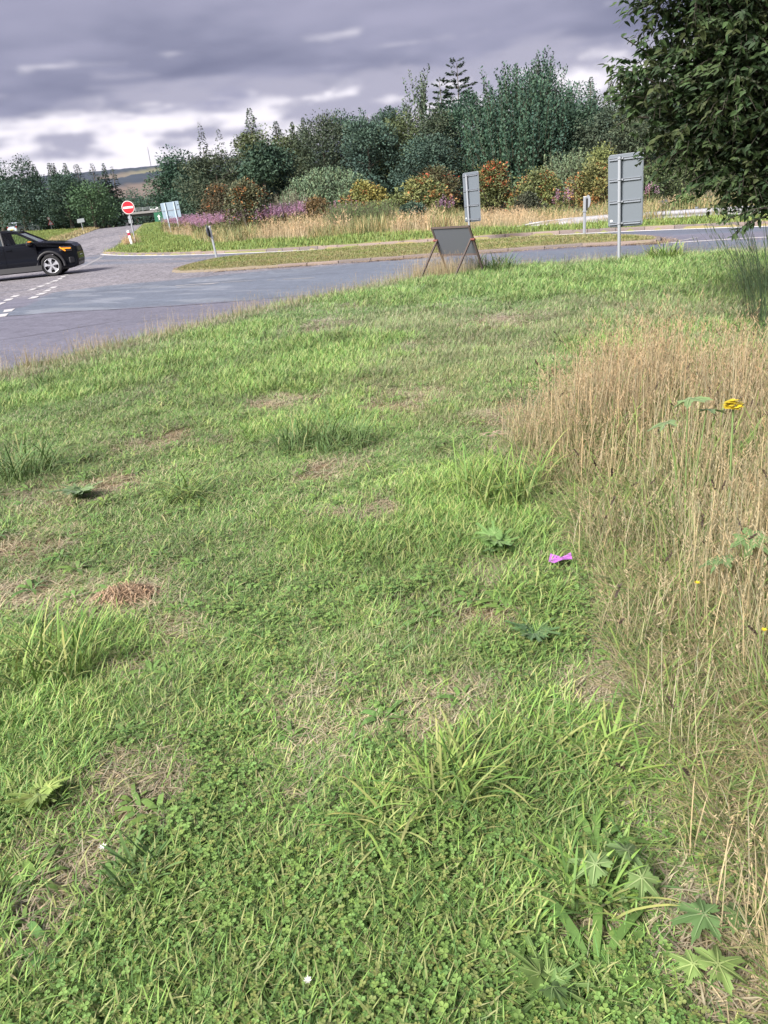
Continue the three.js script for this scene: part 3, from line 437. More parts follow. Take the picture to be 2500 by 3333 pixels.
tree('broadleaf_tree', 'bright green rounded tree behind the small arrow sign', 'broad', -34.6, -113, 6.9, 7.5, GREEN.fresh, { y: 1.4, n: 5500 });
tree('pine_tree', 'wide pine standing apart above the bright green tree', 'conifer', -44.4, -150, 11.7, 5.2, GREEN.needle, { droop: -0.12, ragged: 0.5, gap: 0.25, n: 22 });
tree('spruce_tree', 'slender dark spruce above the round speed sign', 'conifer', -43.0, -152, 11.7, 2.9, GREEN.dark, { n: 26 });
tree('pine_tree', 'thin open pine nearest the hill fields', 'conifer', -42.2, -154, 11.2, 3.4, GREEN.needle, { gap: 0.4, n: 20 });
tree('spruce_tree', 'wide dark spruce beneath the thin open pine', 'conifer', -43.0, -148, 9.4, 6.5, GREEN.dark, { n: 26 });
tree('spruce_tree', 'lower spruce to the bridge side of the wide dark one', 'conifer', -50.5, -162, 9.0, 6.0, GREEN.needle, { n: 24 });
tree('broadleaf_tree', 'dusky tree by the roadside short of the bridge', 'broad', -59, -178, 7.6, 6.5, GREEN.dark, { y: 0, n: 4000 });
tree('broadleaf_tree', 'hazy tree close to the near end of the bridge', 'broad', -69, -205, 9.0, 6.8, GREEN.blue, { y: -0.5, n: 2000 });
tree('spruce_tree', 'hazy spruce between the wood and the bridge', 'conifer', -76, -228, 11.2, 6.5, GREEN.needle, { y: -0.5, n: 22 });
tree('broadleaf_tree', 'low dark tree behind the far end of the left grass bank', 'broad', -42.5, -124, 5.4, 6.5, GREEN.dark, { y: 0.6, n: 4000 });
tree('broadleaf_tree', 'low dark tree behind the round speed sign', 'broad', -48.5, -140, 6.6, 7.8, GREEN.dark, { y: 0.4, n: 4200 });
[['taller', -122, 17.5], ['bushier', -112, 15], ['darker', -103, 16.5], ['paler', -95, 14], ['lower', -87, 12.5]].forEach(([q, x, top], k) => tree('bridge_tree', `${q} hazy tree behind the railings of the bridge`, k % 2 ? 'conifer' : 'broad', x, -392 - k * 5, top, 13, k % 2 ? GREEN.needle : GREEN.blue, { y: -2, n: k % 2 ? 20 : 1500, size: 0.6 }));
(() => {   // the depth of the woods, too dense to count
  const r = rng(900), g = new Geo();
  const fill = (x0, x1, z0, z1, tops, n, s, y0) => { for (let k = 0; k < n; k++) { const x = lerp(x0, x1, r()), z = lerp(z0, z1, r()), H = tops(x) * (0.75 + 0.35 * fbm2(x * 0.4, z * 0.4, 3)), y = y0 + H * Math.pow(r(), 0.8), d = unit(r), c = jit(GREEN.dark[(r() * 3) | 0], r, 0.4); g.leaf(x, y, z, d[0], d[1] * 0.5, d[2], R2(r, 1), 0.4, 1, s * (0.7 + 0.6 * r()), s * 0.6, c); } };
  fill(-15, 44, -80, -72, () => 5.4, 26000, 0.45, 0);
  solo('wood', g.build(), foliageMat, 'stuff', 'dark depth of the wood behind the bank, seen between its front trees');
  const g2 = g; g2.p = []; g2.c = []; g2.i = []; g2.n = 0;
  fill(-76, -47, -172, -146, () => 6.2, 10000, 0.8, 1); fill(-160, -80, -440, -405, () => 16, 8000, 1.6, -2); fill(-80, -40, -440, -405, () => 12, 3000, 1.6, -2); fill(-112, -77, -240, -225, () => 6, 3000, 0.9, -1); fill(-90, -41, -132, -122, () => 7, 7500, 0.7, 1); fill(-56, -48, -132, -122, () => 8.5, 2500, 0.7, 1);
  solo('wood', g2.build(), foliageMat, 'stuff', 'dark depth of the wood on the far side of the side road and behind the bridge');
})();

// bushes on the bank
const OR = [[0.30, 0.14, 0.05], [0.31, 0.19, 0.06], [0.31, 0.11, 0.045]], YEL = [[0.26, 0.23, 0.06], [0.22, 0.20, 0.055], [0.15, 0.165, 0.05]], RED = [[0.38, 0.07, 0.035], [0.4, 0.09, 0.04]];
function bush(name, label, x, z, top, w, o) {
  const r = rng(++treeSeed), y = groundAt(x, z), h = top - y, t = thing(name, label, 'bush', [x, y, z], 0, o.group);
  w *= 1.22; const st = new Geo(); for (let k = 0; k < 9; k++) { const a = r() * 6.28, l = w * 0.3 * (0.4 + r()); st.tube([[0, -0.1, 0], [Math.cos(a) * l * 0.5, h * 0.4, Math.sin(a) * l * 0.5], [Math.cos(a) * l, h * (0.6 + 0.25 * r()), Math.sin(a) * l]], [0.035, 0.025, 0.008], 5, o.stem ?? [0.13, 0.115, 0.09]); }
  part('stems', st.build(true), barkMat, t);
  part('foliage', o.shoots ? shootGeo({ w, h, y0: 0.02, len: o.len ?? 0.9, per: o.per ?? 16, size: o.size ?? 0.12, aspect: o.aspect ?? 0.45, fat: o.fat ?? 0.1, spread: o.spread ?? 0.35, cols: o.cols, shoots: o.shoots, shape: o.shape }, r) : crownGeo({ w, h, y0: h * 0.02, n: o.n ?? 5200, size: o.size ?? 0.13, cols: o.cols, lobes: o.lobes ?? 70, lobeR: o.lobeR ?? 0.2, tip: o.tip, tipShare: o.tipShare, droop: o.droop ?? 0.3, profile: o.profile ?? ((q) => Math.sqrt(Math.max(0.06, 1 - q * q))) }, r), foliageMat, t);
  return t;
}
const dome = (q) => Math.sqrt(Math.max(0.1, 1 - 0.85 * q * q));
const ROW = [[0.10, 0.12, 0.04], [0.13, 0.14, 0.045], [0.09, 0.11, 0.04]];
bush('hawthorn_bush', 'brown leaved hawthorn bush at the back of the pink flowers', -8.9, -56, 3.15, 2.6, { cols: [[0.075, 0.07, 0.038], [0.095, 0.075, 0.04]], tip: OR, tipShare: 0.12 });
bush('willow_bush', 'grey olive bush with orange tipped crown growing out of the pink flowers', -5.6, -44, 2.85, 2.3, { cols: [[0.10, 0.11, 0.055], [0.12, 0.125, 0.065], [0.085, 0.095, 0.05]], tip: OR, tipShare: 0.18, n: 6500 });
bush('bare_willow', 'pale grey willow with bare branching stems beside the big round willow', -3.4, -46, 2.4, 2.0, { shoots: 190, len: 0.8, per: 11, cols: [[0.16, 0.17, 0.11], [0.18, 0.18, 0.12]], stem: [0.3, 0.28, 0.22], fat: 0.05, size: 0.09, shape: dome });
bush('round_willow', 'big rounded silvery green willow bush', -1.5, -50, 3.35, 4.4, { shoots: 900, len: 0.8, per: 18, cols: GREEN.silver.map((c) => [c[0] * 0.9, c[1] * 1.02, c[2] * 0.95]), shape: dome, spread: 0.22, size: 0.16, aspect: 0.6, fat: 0.14 });
bush('rowan_bush', 'small brown orange bush in front of the big round willow', -1.9, -43, 1.8, 1.7, { cols: [[0.17, 0.115, 0.05], [0.13, 0.10, 0.05]], tip: OR, tipShare: 0.3, n: 3600, size: 0.11 });
bush('rowan_bush', 'yellow and orange rowan bush right of the big round willow', 0.6, -44, 2.25, 2.5, { cols: YEL, tip: OR, tipShare: 0.28, n: 5600 });
bush('broom_bush', 'bright green upright broom in front of the yellow rowan', 0.15, -38, 1.4, 2.2, { shoots: 420, len: 0.8, per: 14, cols: [[0.10, 0.17, 0.05], [0.08, 0.14, 0.045]], size: 0.1, aspect: 0.25, fat: 0.05, spread: 0.5, shape: dome });
bush('rowan_bush', 'wide yellow green rowan bush with an orange crown left of the narrow sign', 3.3, -42, 2.2, 3.2, { cols: [[0.14, 0.165, 0.055], [0.11, 0.14, 0.05], [0.17, 0.17, 0.055]], tip: OR, tipShare: 0.22, n: 7000 });
bush('rowan_bush', 'dark russet rowan bush rising behind the wide yellow green one', 4.9, -50, 2.75, 3.2, { cols: [[0.08, 0.085, 0.035], [0.10, 0.08, 0.035]], tip: RED, tipShare: 0.14, n: 6000 });
bush('juniper_bush', 'low blue green bush at the foot of the wide rowan', 2.6, -38, 1.15, 1.7, { cols: [[0.05, 0.085, 0.06], [0.06, 0.1, 0.065]], n: 4000, size: 0.1 });
bush('rowan_bush', 'tall rowan bush with red berries right of the narrow sign', 6.9, -42, 2.5, 1.9, { cols: ROW, tip: [...RED, ...OR], tipShare: 0.2, n: 5200 });
bush('rowan_bush', 'broad orange topped rowan bush between the narrow sign and the wide sign', 8.9, -41, 1.95, 2.9, { cols: [[0.12, 0.15, 0.045], [0.12, 0.14, 0.05]], tip: OR, tipShare: 0.24, n: 6200 });
bush('gorse_bush', 'dark gorse bush at the foot of the orange topped rowan', 7.8, -38, 1.05, 1.6, { cols: [[0.05, 0.06, 0.035], [0.06, 0.065, 0.04]], n: 3600, size: 0.1 });
bush('round_willow', 'pale sage green willow behind the slim grey post', 13.2, -50, 3.1, 4.6, { shoots: 620, len: 1.0, per: 18, cols: GREEN.silver.map((c) => [c[0] * 0.85, c[1] * 0.9, c[2] * 0.8]), shape: dome, size: 0.16, aspect: 0.6, fat: 0.14 });
bush('elder_bush', 'yellow green rounded bush peeping over the wide sign', 13.6, -46.5, 3.0, 1.8, { cols: [[0.15, 0.18, 0.06], [0.18, 0.2, 0.065]], n: 4200 });
bush('rowan_bush', 'golden orange rowan bush directly left of the wide sign', 10.7, -38, 1.95, 2.3, { cols: [[0.17, 0.165, 0.055], [0.13, 0.14, 0.05]], tip: OR, tipShare: 0.34, n: 5600 });
bush('elder_bush', 'dark green bush right of the wide sign under the near tree', 15.0, -42, 1.75, 2.6, { cols: [[0.06, 0.09, 0.035], [0.09, 0.12, 0.045]], n: 5000 });
bush('elder_bush', 'olive bush behind the guard rail beneath the near tree', 18.2, -44, 2.4, 4.2, { cols: GREEN.olive, n: 6500 });
bush('bramble_bush', 'low green bramble growing over the guard rail', 10.9, -27.6, 0.62, 1.7, { cols: [[0.07, 0.12, 0.035], [0.10, 0.14, 0.045]], n: 2600, size: 0.09 });
bush('bramble_bush', 'brownish bramble at the end of the guard rail under the near tree', 12.6, -26.5, 0.7, 2.2, { cols: [[0.14, 0.13, 0.06], [0.1, 0.12, 0.045]], n: 2600, size: 0.09 });

// ---------------------------------------------------------------- grasses and flowers of the banks
function tuftGeo(o) {                                                               // a tuft of bent blades
  const r = rng(o.seed), g = new Geo();
  for (let k = 0; k < o.n; k++) {
    const a = r() * 6.2832, b = r() * 6.2832, q = o.spread * Math.sqrt(r()), L = o.len * (0.5 + 0.75 * r()), lean = o.lean[0] + (o.lean[1] - o.lean[0]) * r(), c = jit(o.cols[(r() * o.cols.length) | 0], r, 0.25), w = o.wid * (0.6 + 0.8 * r()), pts = [], n = o.seg ?? 3, ws = [];
    let x = Math.cos(a) * q, y = 0, z = Math.sin(a) * q, th = lean * (o.start ?? 0.75);
    for (let j = 0; j <= n; j++) { pts.push([x, y, z]); ws.push(j === n ? 0 : w * (1 - 0.25 * (j / n))); x += Math.cos(b) * Math.sin(th) * (L / n); z += Math.sin(b) * Math.sin(th) * (L / n); y += Math.cos(th) * (L / n); if (y < 0.004) y = 0.004; th += (lean * (o.more ?? 0.5) + (o.curl ?? 0.4) * 2 * r()) / n; }
    const side = [-Math.sin(b + R2(r, 0.8)), 0, Math.cos(b + R2(r, 0.8))];
    g.strip(pts, ws, side, o.base ? mix3(c, o.base, 0.6) : c, o.tipc && r() < 0.16 ? mix3(c, o.tipc, 0.7) : c);
    if (o.head && r() < o.head) { const p = pts[n], hc = jit(o.headc, r, 0.2), hl = o.headl * (0.6 + 0.7 * r()); for (let j = 0; j < (o.spk ?? 7); j++) { const t = (j / (o.spk ?? 7)), d = unit(r); const dx = Math.cos(b) * Math.sin(th) * 0.5 + d[0] * 0.5, dy = Math.cos(th) * 0.6 + 0.25, dz = Math.sin(b) * Math.sin(th) * 0.5 + d[2] * 0.5, l = Math.hypot(dx, dy, dz); g.leaf(p[0] + Math.cos(b) * Math.sin(th) * hl * t, p[1] + hl * t * Math.cos(th) - hl * 0.3, p[2] + Math.sin(b) * Math.sin(th) * hl * t, dx / l, dy / l, dz / l, d[2], 0.4, d[0], hl * 0.32, o.headw ?? hl * 0.1, hc, 0.1); } }
  }
  return g.build();
}
const LG = [[0.135, 0.205, 0.055], [0.105, 0.175, 0.048], [0.175, 0.22, 0.07]], DRY = [[0.36, 0.28, 0.175], [0.30, 0.235, 0.145], [0.41, 0.325, 0.215]];
(() => {
  const r = rng(77), short = [], tall = [], tallG = [], litter = [], isl = [], pinks = [];
  const shortG = tuftGeo({ seed: 1, n: 18, spread: 0.22, len: 0.13, wid: 0.016, lean: [0.1, 0.9], cols: LG, seg: 2 });
  const tallG1 = tuftGeo({ seed: 2, n: 16, spread: 0.3, len: 0.62, wid: 0.011, lean: [0.02, 0.4], cols: DRY, head: 0.7, headc: [0.46, 0.33, 0.2], headl: 0.16, headw: 0.02, seg: 3, spk: 4 });
  const tallG2 = tuftGeo({ seed: 4, n: 18, spread: 0.3, len: 0.5, wid: 0.013, lean: [0.05, 0.6], cols: [[0.13, 0.16, 0.06], [0.2, 0.2, 0.09], [0.32, 0.26, 0.13]], seg: 3 });
  for (let k = 0; k < 90000; k++) {
    const x = lerp(-34, 30, r()), z = lerp(-112, -16, r()); if (!seen(x, 0.4, z, 0.1)) continue;
    const s = polyDist(FAR_VERGE, x, z)[0]; if (s < 0.08) continue; const d = -z, y = vergeH(x, z, s), n = fbm2(x * 0.35, z * 0.35, 3);
    const wedge = x < -(0.186 + 0.0018 * (d - 44)) * d + 0.9 * (n - 0.5), lim = wedge ? 99 : lerp(2.8, 2.3, smoothstep(x, -2, 8)) + 1.2 * (n - 0.5);
    const keep = clamp(900 / (d * d), 0.05, 0.6);
    if (s < lim || x > 3.6 && s < 2.7 && (s < 1 || r() < 0.5)) { if (r() < keep * 1.6) short.push([M4(x, y, z, r() * 6.28, 0.8 + 0.7 * r()), ...jit([1.05, 1.05, 0.9], r, 0.25)]); }
    else if (s < (x < -4 ? 28 : lim + 9)) {
      if (r() > keep * Math.max(0.35, 1.3 - (s - lim) * 0.07)) continue; const pinkZone = x < 1 && s > lim + 2.2;
      const hv = 0.55 + 0.9 * fbm2(x * 0.9 + 7, z * 0.9, 2); if (n < 0.53 + 0.1 * Math.sin(x * 0.7) || pinkZone && r() < 0.75) tallG.push([M4(x, y, z, r() * 6.28, hv * (0.65 + 0.5 * r())), ...jit([1, 1, 1], r, 0.3)]); else tall.push([M4(x, y, z, r() * 6.28, hv * (0.6 + 0.45 * r()) * (x > 3 ? (s < 2.8 ? 0.3 : s < 3.6 ? 0.45 : 0.72) : 1)), ...jit([1, 1, 1], r, 0.25)]);
    }
  }
  for (let k = 0; k < 26000; k++) { const x = lerp(-6, 7.5, r()), z = lerp(-30, -18, r()), s = polyDist(ISLAND, x, z)[0]; if (s < 0.1) continue; const y = islandH(x, z, s), q = noise2(x * 2.2, z * 2.2), g = smoothstep(q, 0.45, 0.75) * smoothstep(s, 0.2, 0.7); isl.push([M4(x, y, z, r() * 6.28, 0.6 + 0.55 * r() * smoothstep(s, 0, 0.6)), ...jit(mix3([1.15, 1.0, 1.15], [0.95, 0.98, 0.8], g), r, 0.25)]); }
  for (let k = 0; k < 26; k++) { const x = -14.35 + R2(r, 0.75), z = -53.2 + R2(r, 1.2); if (polyDist(FAR_VERGE, x, z)[0] > 0.1) tall.push([M4(x, vergeY(x, z), z, r() * 6.28, 0.8, 0.6 + 0.5 * r()), ...jit([1.1, 1, 0.95], r, 0.2)]); }
  instanced('short_grass', shortG, foliageMat, short, 'short green grass along the far bank above the kerb');
  instanced('tall_dry_grass', tallG1, foliageMat, tall, 'tall straw coloured grass along the far bank');
  instanced('tall_green_grass', tallG2, foliageMat, tallG, 'tall greenish grass mixed among the straw on the far bank');
  instanced('island_grass', tuftGeo({ seed: 6, n: 16, spread: 0.1, len: 0.085, wid: 0.008, lean: [0.1, 1.1], cols: [[0.22, 0.22, 0.085], [0.28, 0.25, 0.12], [0.15, 0.185, 0.06]], seg: 2 }), foliageMat, isl, 'yellowish mown grass on the narrow island');
  const bank = []; for (let k = 0; k < 26000; k++) { const x = lerp(-75, -19, r()), z = lerp(-122, -45, r()); const s = polyDist(LEFT_VERGE, x, z)[0]; if (s < 0.1 || !seen(x, 1, z, 0.1)) continue; const dry = s < 1.2 + noise2(x, z); bank.push([M4(x, leftH(x, z, s), z, r() * 6.28, (dry ? 2.0 : 1.7) * (0.7 + 0.6 * r())), ...(dry ? jit([2.0, 1.25, 2.1], r, 0.2) : jit([1.1, 1.05, 0.9], r, 0.25))]); }
  instanced('bank_grass', shortG, foliageMat, bank, 'green grass on the bank beside the side road, straw coloured along its edge');
  // rosebay willowherb: pink spires in drifts
  const fw = new Geo(), q = rng(41); fw.strip([[0, 0, 0], [0.02, 0.55, 0], [0.03, 1.0, 0.02]], [0.016, 0.012, 0.004], [1, 0, 0], [0.2, 0.09, 0.06]);
  for (let k = 0; k < 22; k++) { const y = 0.12 + 0.5 * q(), a = q() * 6.28; fw.leaf(0.01, y, 0, Math.cos(a) * 0.8, 0.5, Math.sin(a) * 0.8, 0, 1, 0, 0.13, 0.035, jit([0.10, 0.14, 0.05], q, 0.3)); }
  for (let k = 0; k < 20; k++) { const t = q(), y = 0.62 + 0.44 * t, a = q() * 6.28, w = 0.05 * (1.1 - t); fw.leaf(0.02 + Math.cos(a) * w * 0.3, y, Math.sin(a) * w * 0.3, Math.cos(a), 0.2, Math.sin(a), q() - 0.5, 1, q() - 0.5, 0.045 + w * 0.6, 0.05, jit([0.42, 0.25, 0.39], q, 0.3)); }
  const fireweed = (list, label) => { const it = []; for (const [x0, x1, z0, z1, n, b] of list) for (let k = 0; k < n; k++) { const x = lerp(x0, x1, r()), z = lerp(z0, z1, r()); if (x < (0.18 + 0.0018 * (-z - 44)) * z) continue; it.push([M4(x, vergeY(x, z), z, r() * 6.28, b * (0.85 + 0.35 * r()), b * (0.8 + 0.4 * r()), R2(r, 0.12), R2(r, 0.12)), ...jit([1, 1, 1], r, 0.25)]); } instanced('pink_flowers', fw.build(), foliageMat, it, label); };
  fireweed([[-18, -7.0, -74, -53, 1400, 1.0], [-10.5, -6.4, -54, -46, 360, 0.95]], 'drift of pink flower spires left of the grey olive bush');
  fireweed([[-5.2, -2.4, -47.5, -42.5, 330, 1.0]], 'drift of pink flower spires between the grey olive bush and the small brown orange bush');
  fireweed([[-1.2, 0.1, -41.5, -40, 14, 0.9], [3.6, 4.6, -39, -38, 16, 0.9], [9.0, 9.8, -38.5, -37.5, 18, 1.0], [12.2, 12.9, -36, -35, 8, 1]], 'stray pink flower spires among the rowan bushes');
  const shortL = []; // pale straw litter swept against the island kerb
  const lit = tuftGeo({ seed: 9, n: 14, spread: 0.16, len: 0.16, wid: 0.008, lean: [1.4, 1.6], curl: 0.05, cols: DRY, seg: 2 }), line = ISLAND.filter((p) => p[1] > -25.4 && p[1] > -0.83 * p[0] - 28.6 + 0.9 || p[1] > -22.9);
  for (let k = 0; k < 420; k++) { const p = line[(r() * line.length) | 0]; const [s, bx, bz] = polyDist(ISLAND, p[0] + R2(r, 0.9), p[1] + R2(r, 0.5) + 0.25); const o = 0.06 + 0.3 * r() * r(); shortL.push([M4(bx + R2(r, 0.3), 0.008, bz + 0.12 + o, r() * 6.28, 0.8 + 0.5 * r(), 0.5), ...jit([0.75, 0.72, 0.78], r, 0.2)]); }
  instanced('straw_litter', lit, foliageMat, shortL, 'dry cut straw lying along the island kerb');
})();
// ---------------------------------------------------------------- signs and posts
function slab(w, h, d, rad, bevel = 0.004) { const s = new THREE.Shape(), x = -w / 2, r = rad; s.moveTo(x + r, 0); s.lineTo(x + w - r, 0); s.absarc(x + w - r, r, r, -Math.PI / 2, 0); s.lineTo(x + w, h - r); s.absarc(x + w - r, h - r, r, 0, Math.PI / 2); s.lineTo(x + r, h); s.absarc(x + r, h - r, r, Math.PI / 2, Math.PI); s.lineTo(x, r); s.absarc(x + r, r, r, Math.PI, 1.5 * Math.PI); return new THREE.ExtrudeGeometry(s, { depth: d, bevelEnabled: true, bevelSize: bevel, bevelThickness: bevel, bevelSegments: 1, curveSegments: 5 }); }
// the back of a tall road sign: board, stiffening rails, clamps, post standing nearer the camera than the board (+z side)
function signBack(label, pos, turn, w, h, low, at, lean, rails) {
  const t = thing('road_sign', label, 'road sign', pos, turn); t.rotation.z = lean; t.rotation.order = 'YXZ';
  const b = part('sign_board', slab(w, h, 0.004, 0.045), backGrey, t); b.position.set(0, low, 0);
  part('board_edge', (() => { const g = slab(w + 0.012, h + 0.012, 0.006, 0.05, 0.003); g.translate(0, low - 0.006, -0.012); return g; })(), galv, t);
  for (const f of rails) { const r = part('stiffening_rail', mergeGeometries([box(w - 0.05, 0.036, 0.012, 0, 0, 0), box(w - 0.05, 0.01, 0.026, 0, 0.018, 0.008), box(w - 0.05, 0.01, 0.026, 0, -0.018, 0.008)]), galvDull, t); r.position.set(0, low + h * f, 0.016); const c = part('clamp', mergeGeometries([box(0.09, 0.03, 0.02, 0, 0, 0), new THREE.TorusGeometry(0.036, 0.006, 6, 16, Math.PI).rotateX(Math.PI / 2).translate(0, 0, 0.03), box(0.018, 0.018, 0.03, 0.052, 0, 0.016)]), galv, t); c.position.set(at, low + h * f, 0.034); }
  part('post', cyl(0.03, 0.03, low + h * 0.965 + 0.3, 18).translate(at, -0.3, 0.062), galv, t); part('post_cap', cyl(0.032, 0.03, 0.012, 18).translate(at, low + h * 0.965, 0.062), galvDull, t);
  part('sticker', box(0.04, 0.034, 0.001, -w / 2 + 0.055, low + 0.105, 0.0085), white, t);
  return t;
}
signBack('wide grey sign back on a single post at the lawn edge under the near tree', [4.86, lawnY(4.81, -15.05), -15.05], -0.66, 0.62, 1.2, 0.6, -0.085, 0.015, [0.045, 0.35, 0.655, 0.945]);
signBack('narrow grey sign back on a post behind the folding frame sign', [3.5, 0.06, -25.1], -0.98, 0.68, 1.36, 0.56, -0.11, 0.02, [0.045, 0.335, 0.645, 0.945]);
// thin round plates seen edge on, each on a short square post
function edgePost(label, pos, h, plateSide, lean, pr) {
  const t = thing('marker_post', label, 'post', pos); t.rotation.z = lean;
  part('post', new RoundedBoxGeometry(0.072, h + 0.3, 0.072, 2, 0.02).translate(0, h / 2 - 0.15, 0), galv, t);
  const p = part('plate', new THREE.CylinderGeometry(pr, pr, 0.006, 28).rotateZ(Math.PI / 2), std([0.28, 0.3, 0.34], 0.5), t); p.position.set(plateSide * 0.085, h - pr * 0.75, 0.02); p.rotation.y = plateSide * 0.12;
  part('bracket', box(0.035, 0.3, 0.05, plateSide * 0.06, h - 0.2, 0), black, t); part('strap', box(0.1, 0.02, 0.1, 0, h - 0.37, 0), galv, t); part('cap', box(0.07, 0.012, 0.07, 0, h + 0.005, 0), white, t);
}
edgePost('grey post with an edge on round plate at the left tip of the island', [-4.95, 0.05, -29.0], 1.1, -1, 0.07, 0.19);
edgePost('slim grey post with an edge on round plate on the island before the guard rail', [6.17, 0.06, -22.6], 1.0, 1, -0.01, 0.16);
// folding metal frame sign, its blank back to the camera
(() => {
  const e = V(0.65, 0, 0.76), P1 = V(1.66, 0, -15.75), y1 = 0.06, t = thing('frame_sign', 'folding metal frame sign with blank grey back standing in dry grass at the road edge', 'temporary sign', [P1.x, y1, P1.z], Math.atan2(-e.z, e.x)), W = 0.92, rust = new THREE.MeshStandardMaterial({ color: new THREE.Color().setRGB(0.075, 0.055, 0.05), roughness: 0.8 });
  // local x along the board, local z towards the camera's left; the frame leans over its props
  const H = 0.86, lz = 0.36, at = (f) => [H * f, lz * f], tilt = Math.atan2(lz, H), L = Math.hypot(H, lz);
  const bar = (x0, y0, z0, x1, y1b, z1, w = 0.034) => { const a = V(x0, y0, z0), b = V(x1, y1b, z1), g = new THREE.BoxGeometry(w, a.distanceTo(b), w * 0.8), m = new THREE.Matrix4().compose(a.clone().lerp(b, 0.5), new THREE.Quaternion().setFromUnitVectors(V(0, 1, 0), b.clone().sub(a).normalize()), V(1, 1, 1)); return g.applyMatrix4(m); };
  for (const x of [0, W]) { part('frame_leg', bar(x, -0.06, -0.025, x, H, lz, 0.036), rust, t); part('prop_leg', bar(x + (x ? -0.04 : 0.04), at(0.72)[0], at(0.72)[1] + 0.02, x + (x ? -0.04 : 0.04), -0.06, 0.82, 0.03), rust, t); part('hinge', new THREE.CylinderGeometry(0.022, 0.022, 0.1, 10).rotateZ(Math.PI / 2).translate(x, at(0.72)[0], at(0.72)[1] + 0.012), std([0.16, 0.05, 0.04], 0.7), t); }
  for (const f of [0.985, 0.41]) part('frame_bar', bar(0.018, at(f)[0], at(f)[1], W - 0.018, at(f)[0], at(f)[1], 0.034), rust, t);
  const s = part('sign_plate', box(W - 0.03, L * 0.57, 0.004), std([0.09, 0.098, 0.115], 0.6), t); s.rotation.x = tilt; s.position.set(W / 2, at(0.7)[0], at(0.7)[1]);
})();
// no entry sign
(() => {
  const t = thing('no_entry_sign', 'red round no entry sign with a white bar beside the side road', 'road sign', [-14.5, 0.2, -55], 0.1); t.rotation.z = 0.015;
  part('post', cyl(0.045, 0.045, 2.3, 14).translate(0, -0.3, -0.06), galv, t);
  const plate = new THREE.Group(); plate.name = 'sign_face'; plate.position.set(0, 2.23, 0); t.add(plate);
  part('white_rim', new THREE.CylinderGeometry(0.4, 0.4, 0.02, 48).rotateX(Math.PI / 2), white, plate); part('red_disc', new THREE.CylinderGeometry(0.365, 0.365, 0.008, 48).rotateX(Math.PI / 2).translate(0, 0, 0.013), red, plate); part('white_bar', box(0.62, 0.125, 0.006, 0, 0, 0.0195), white, plate);
  const m = thing('marker_bollard', 'white marker post with red band leaning at the no entry sign', 'bollard', [-14.1, 0.22, -52.6]); m.rotation.z = 0.1;
  part('body', new RoundedBoxGeometry(0.16, 0.95, 0.12, 2, 0.03).translate(0, 0.33, 0), white, m); part('reflector', box(0.165, 0.16, 0.125, 0, 0.64, 0), std([0.35, 0.02, 0.06], 0.4), m); part('cap', new RoundedBoxGeometry(0.175, 0.06, 0.135, 2, 0.02).translate(0, 0.82, 0), white, m);
})();
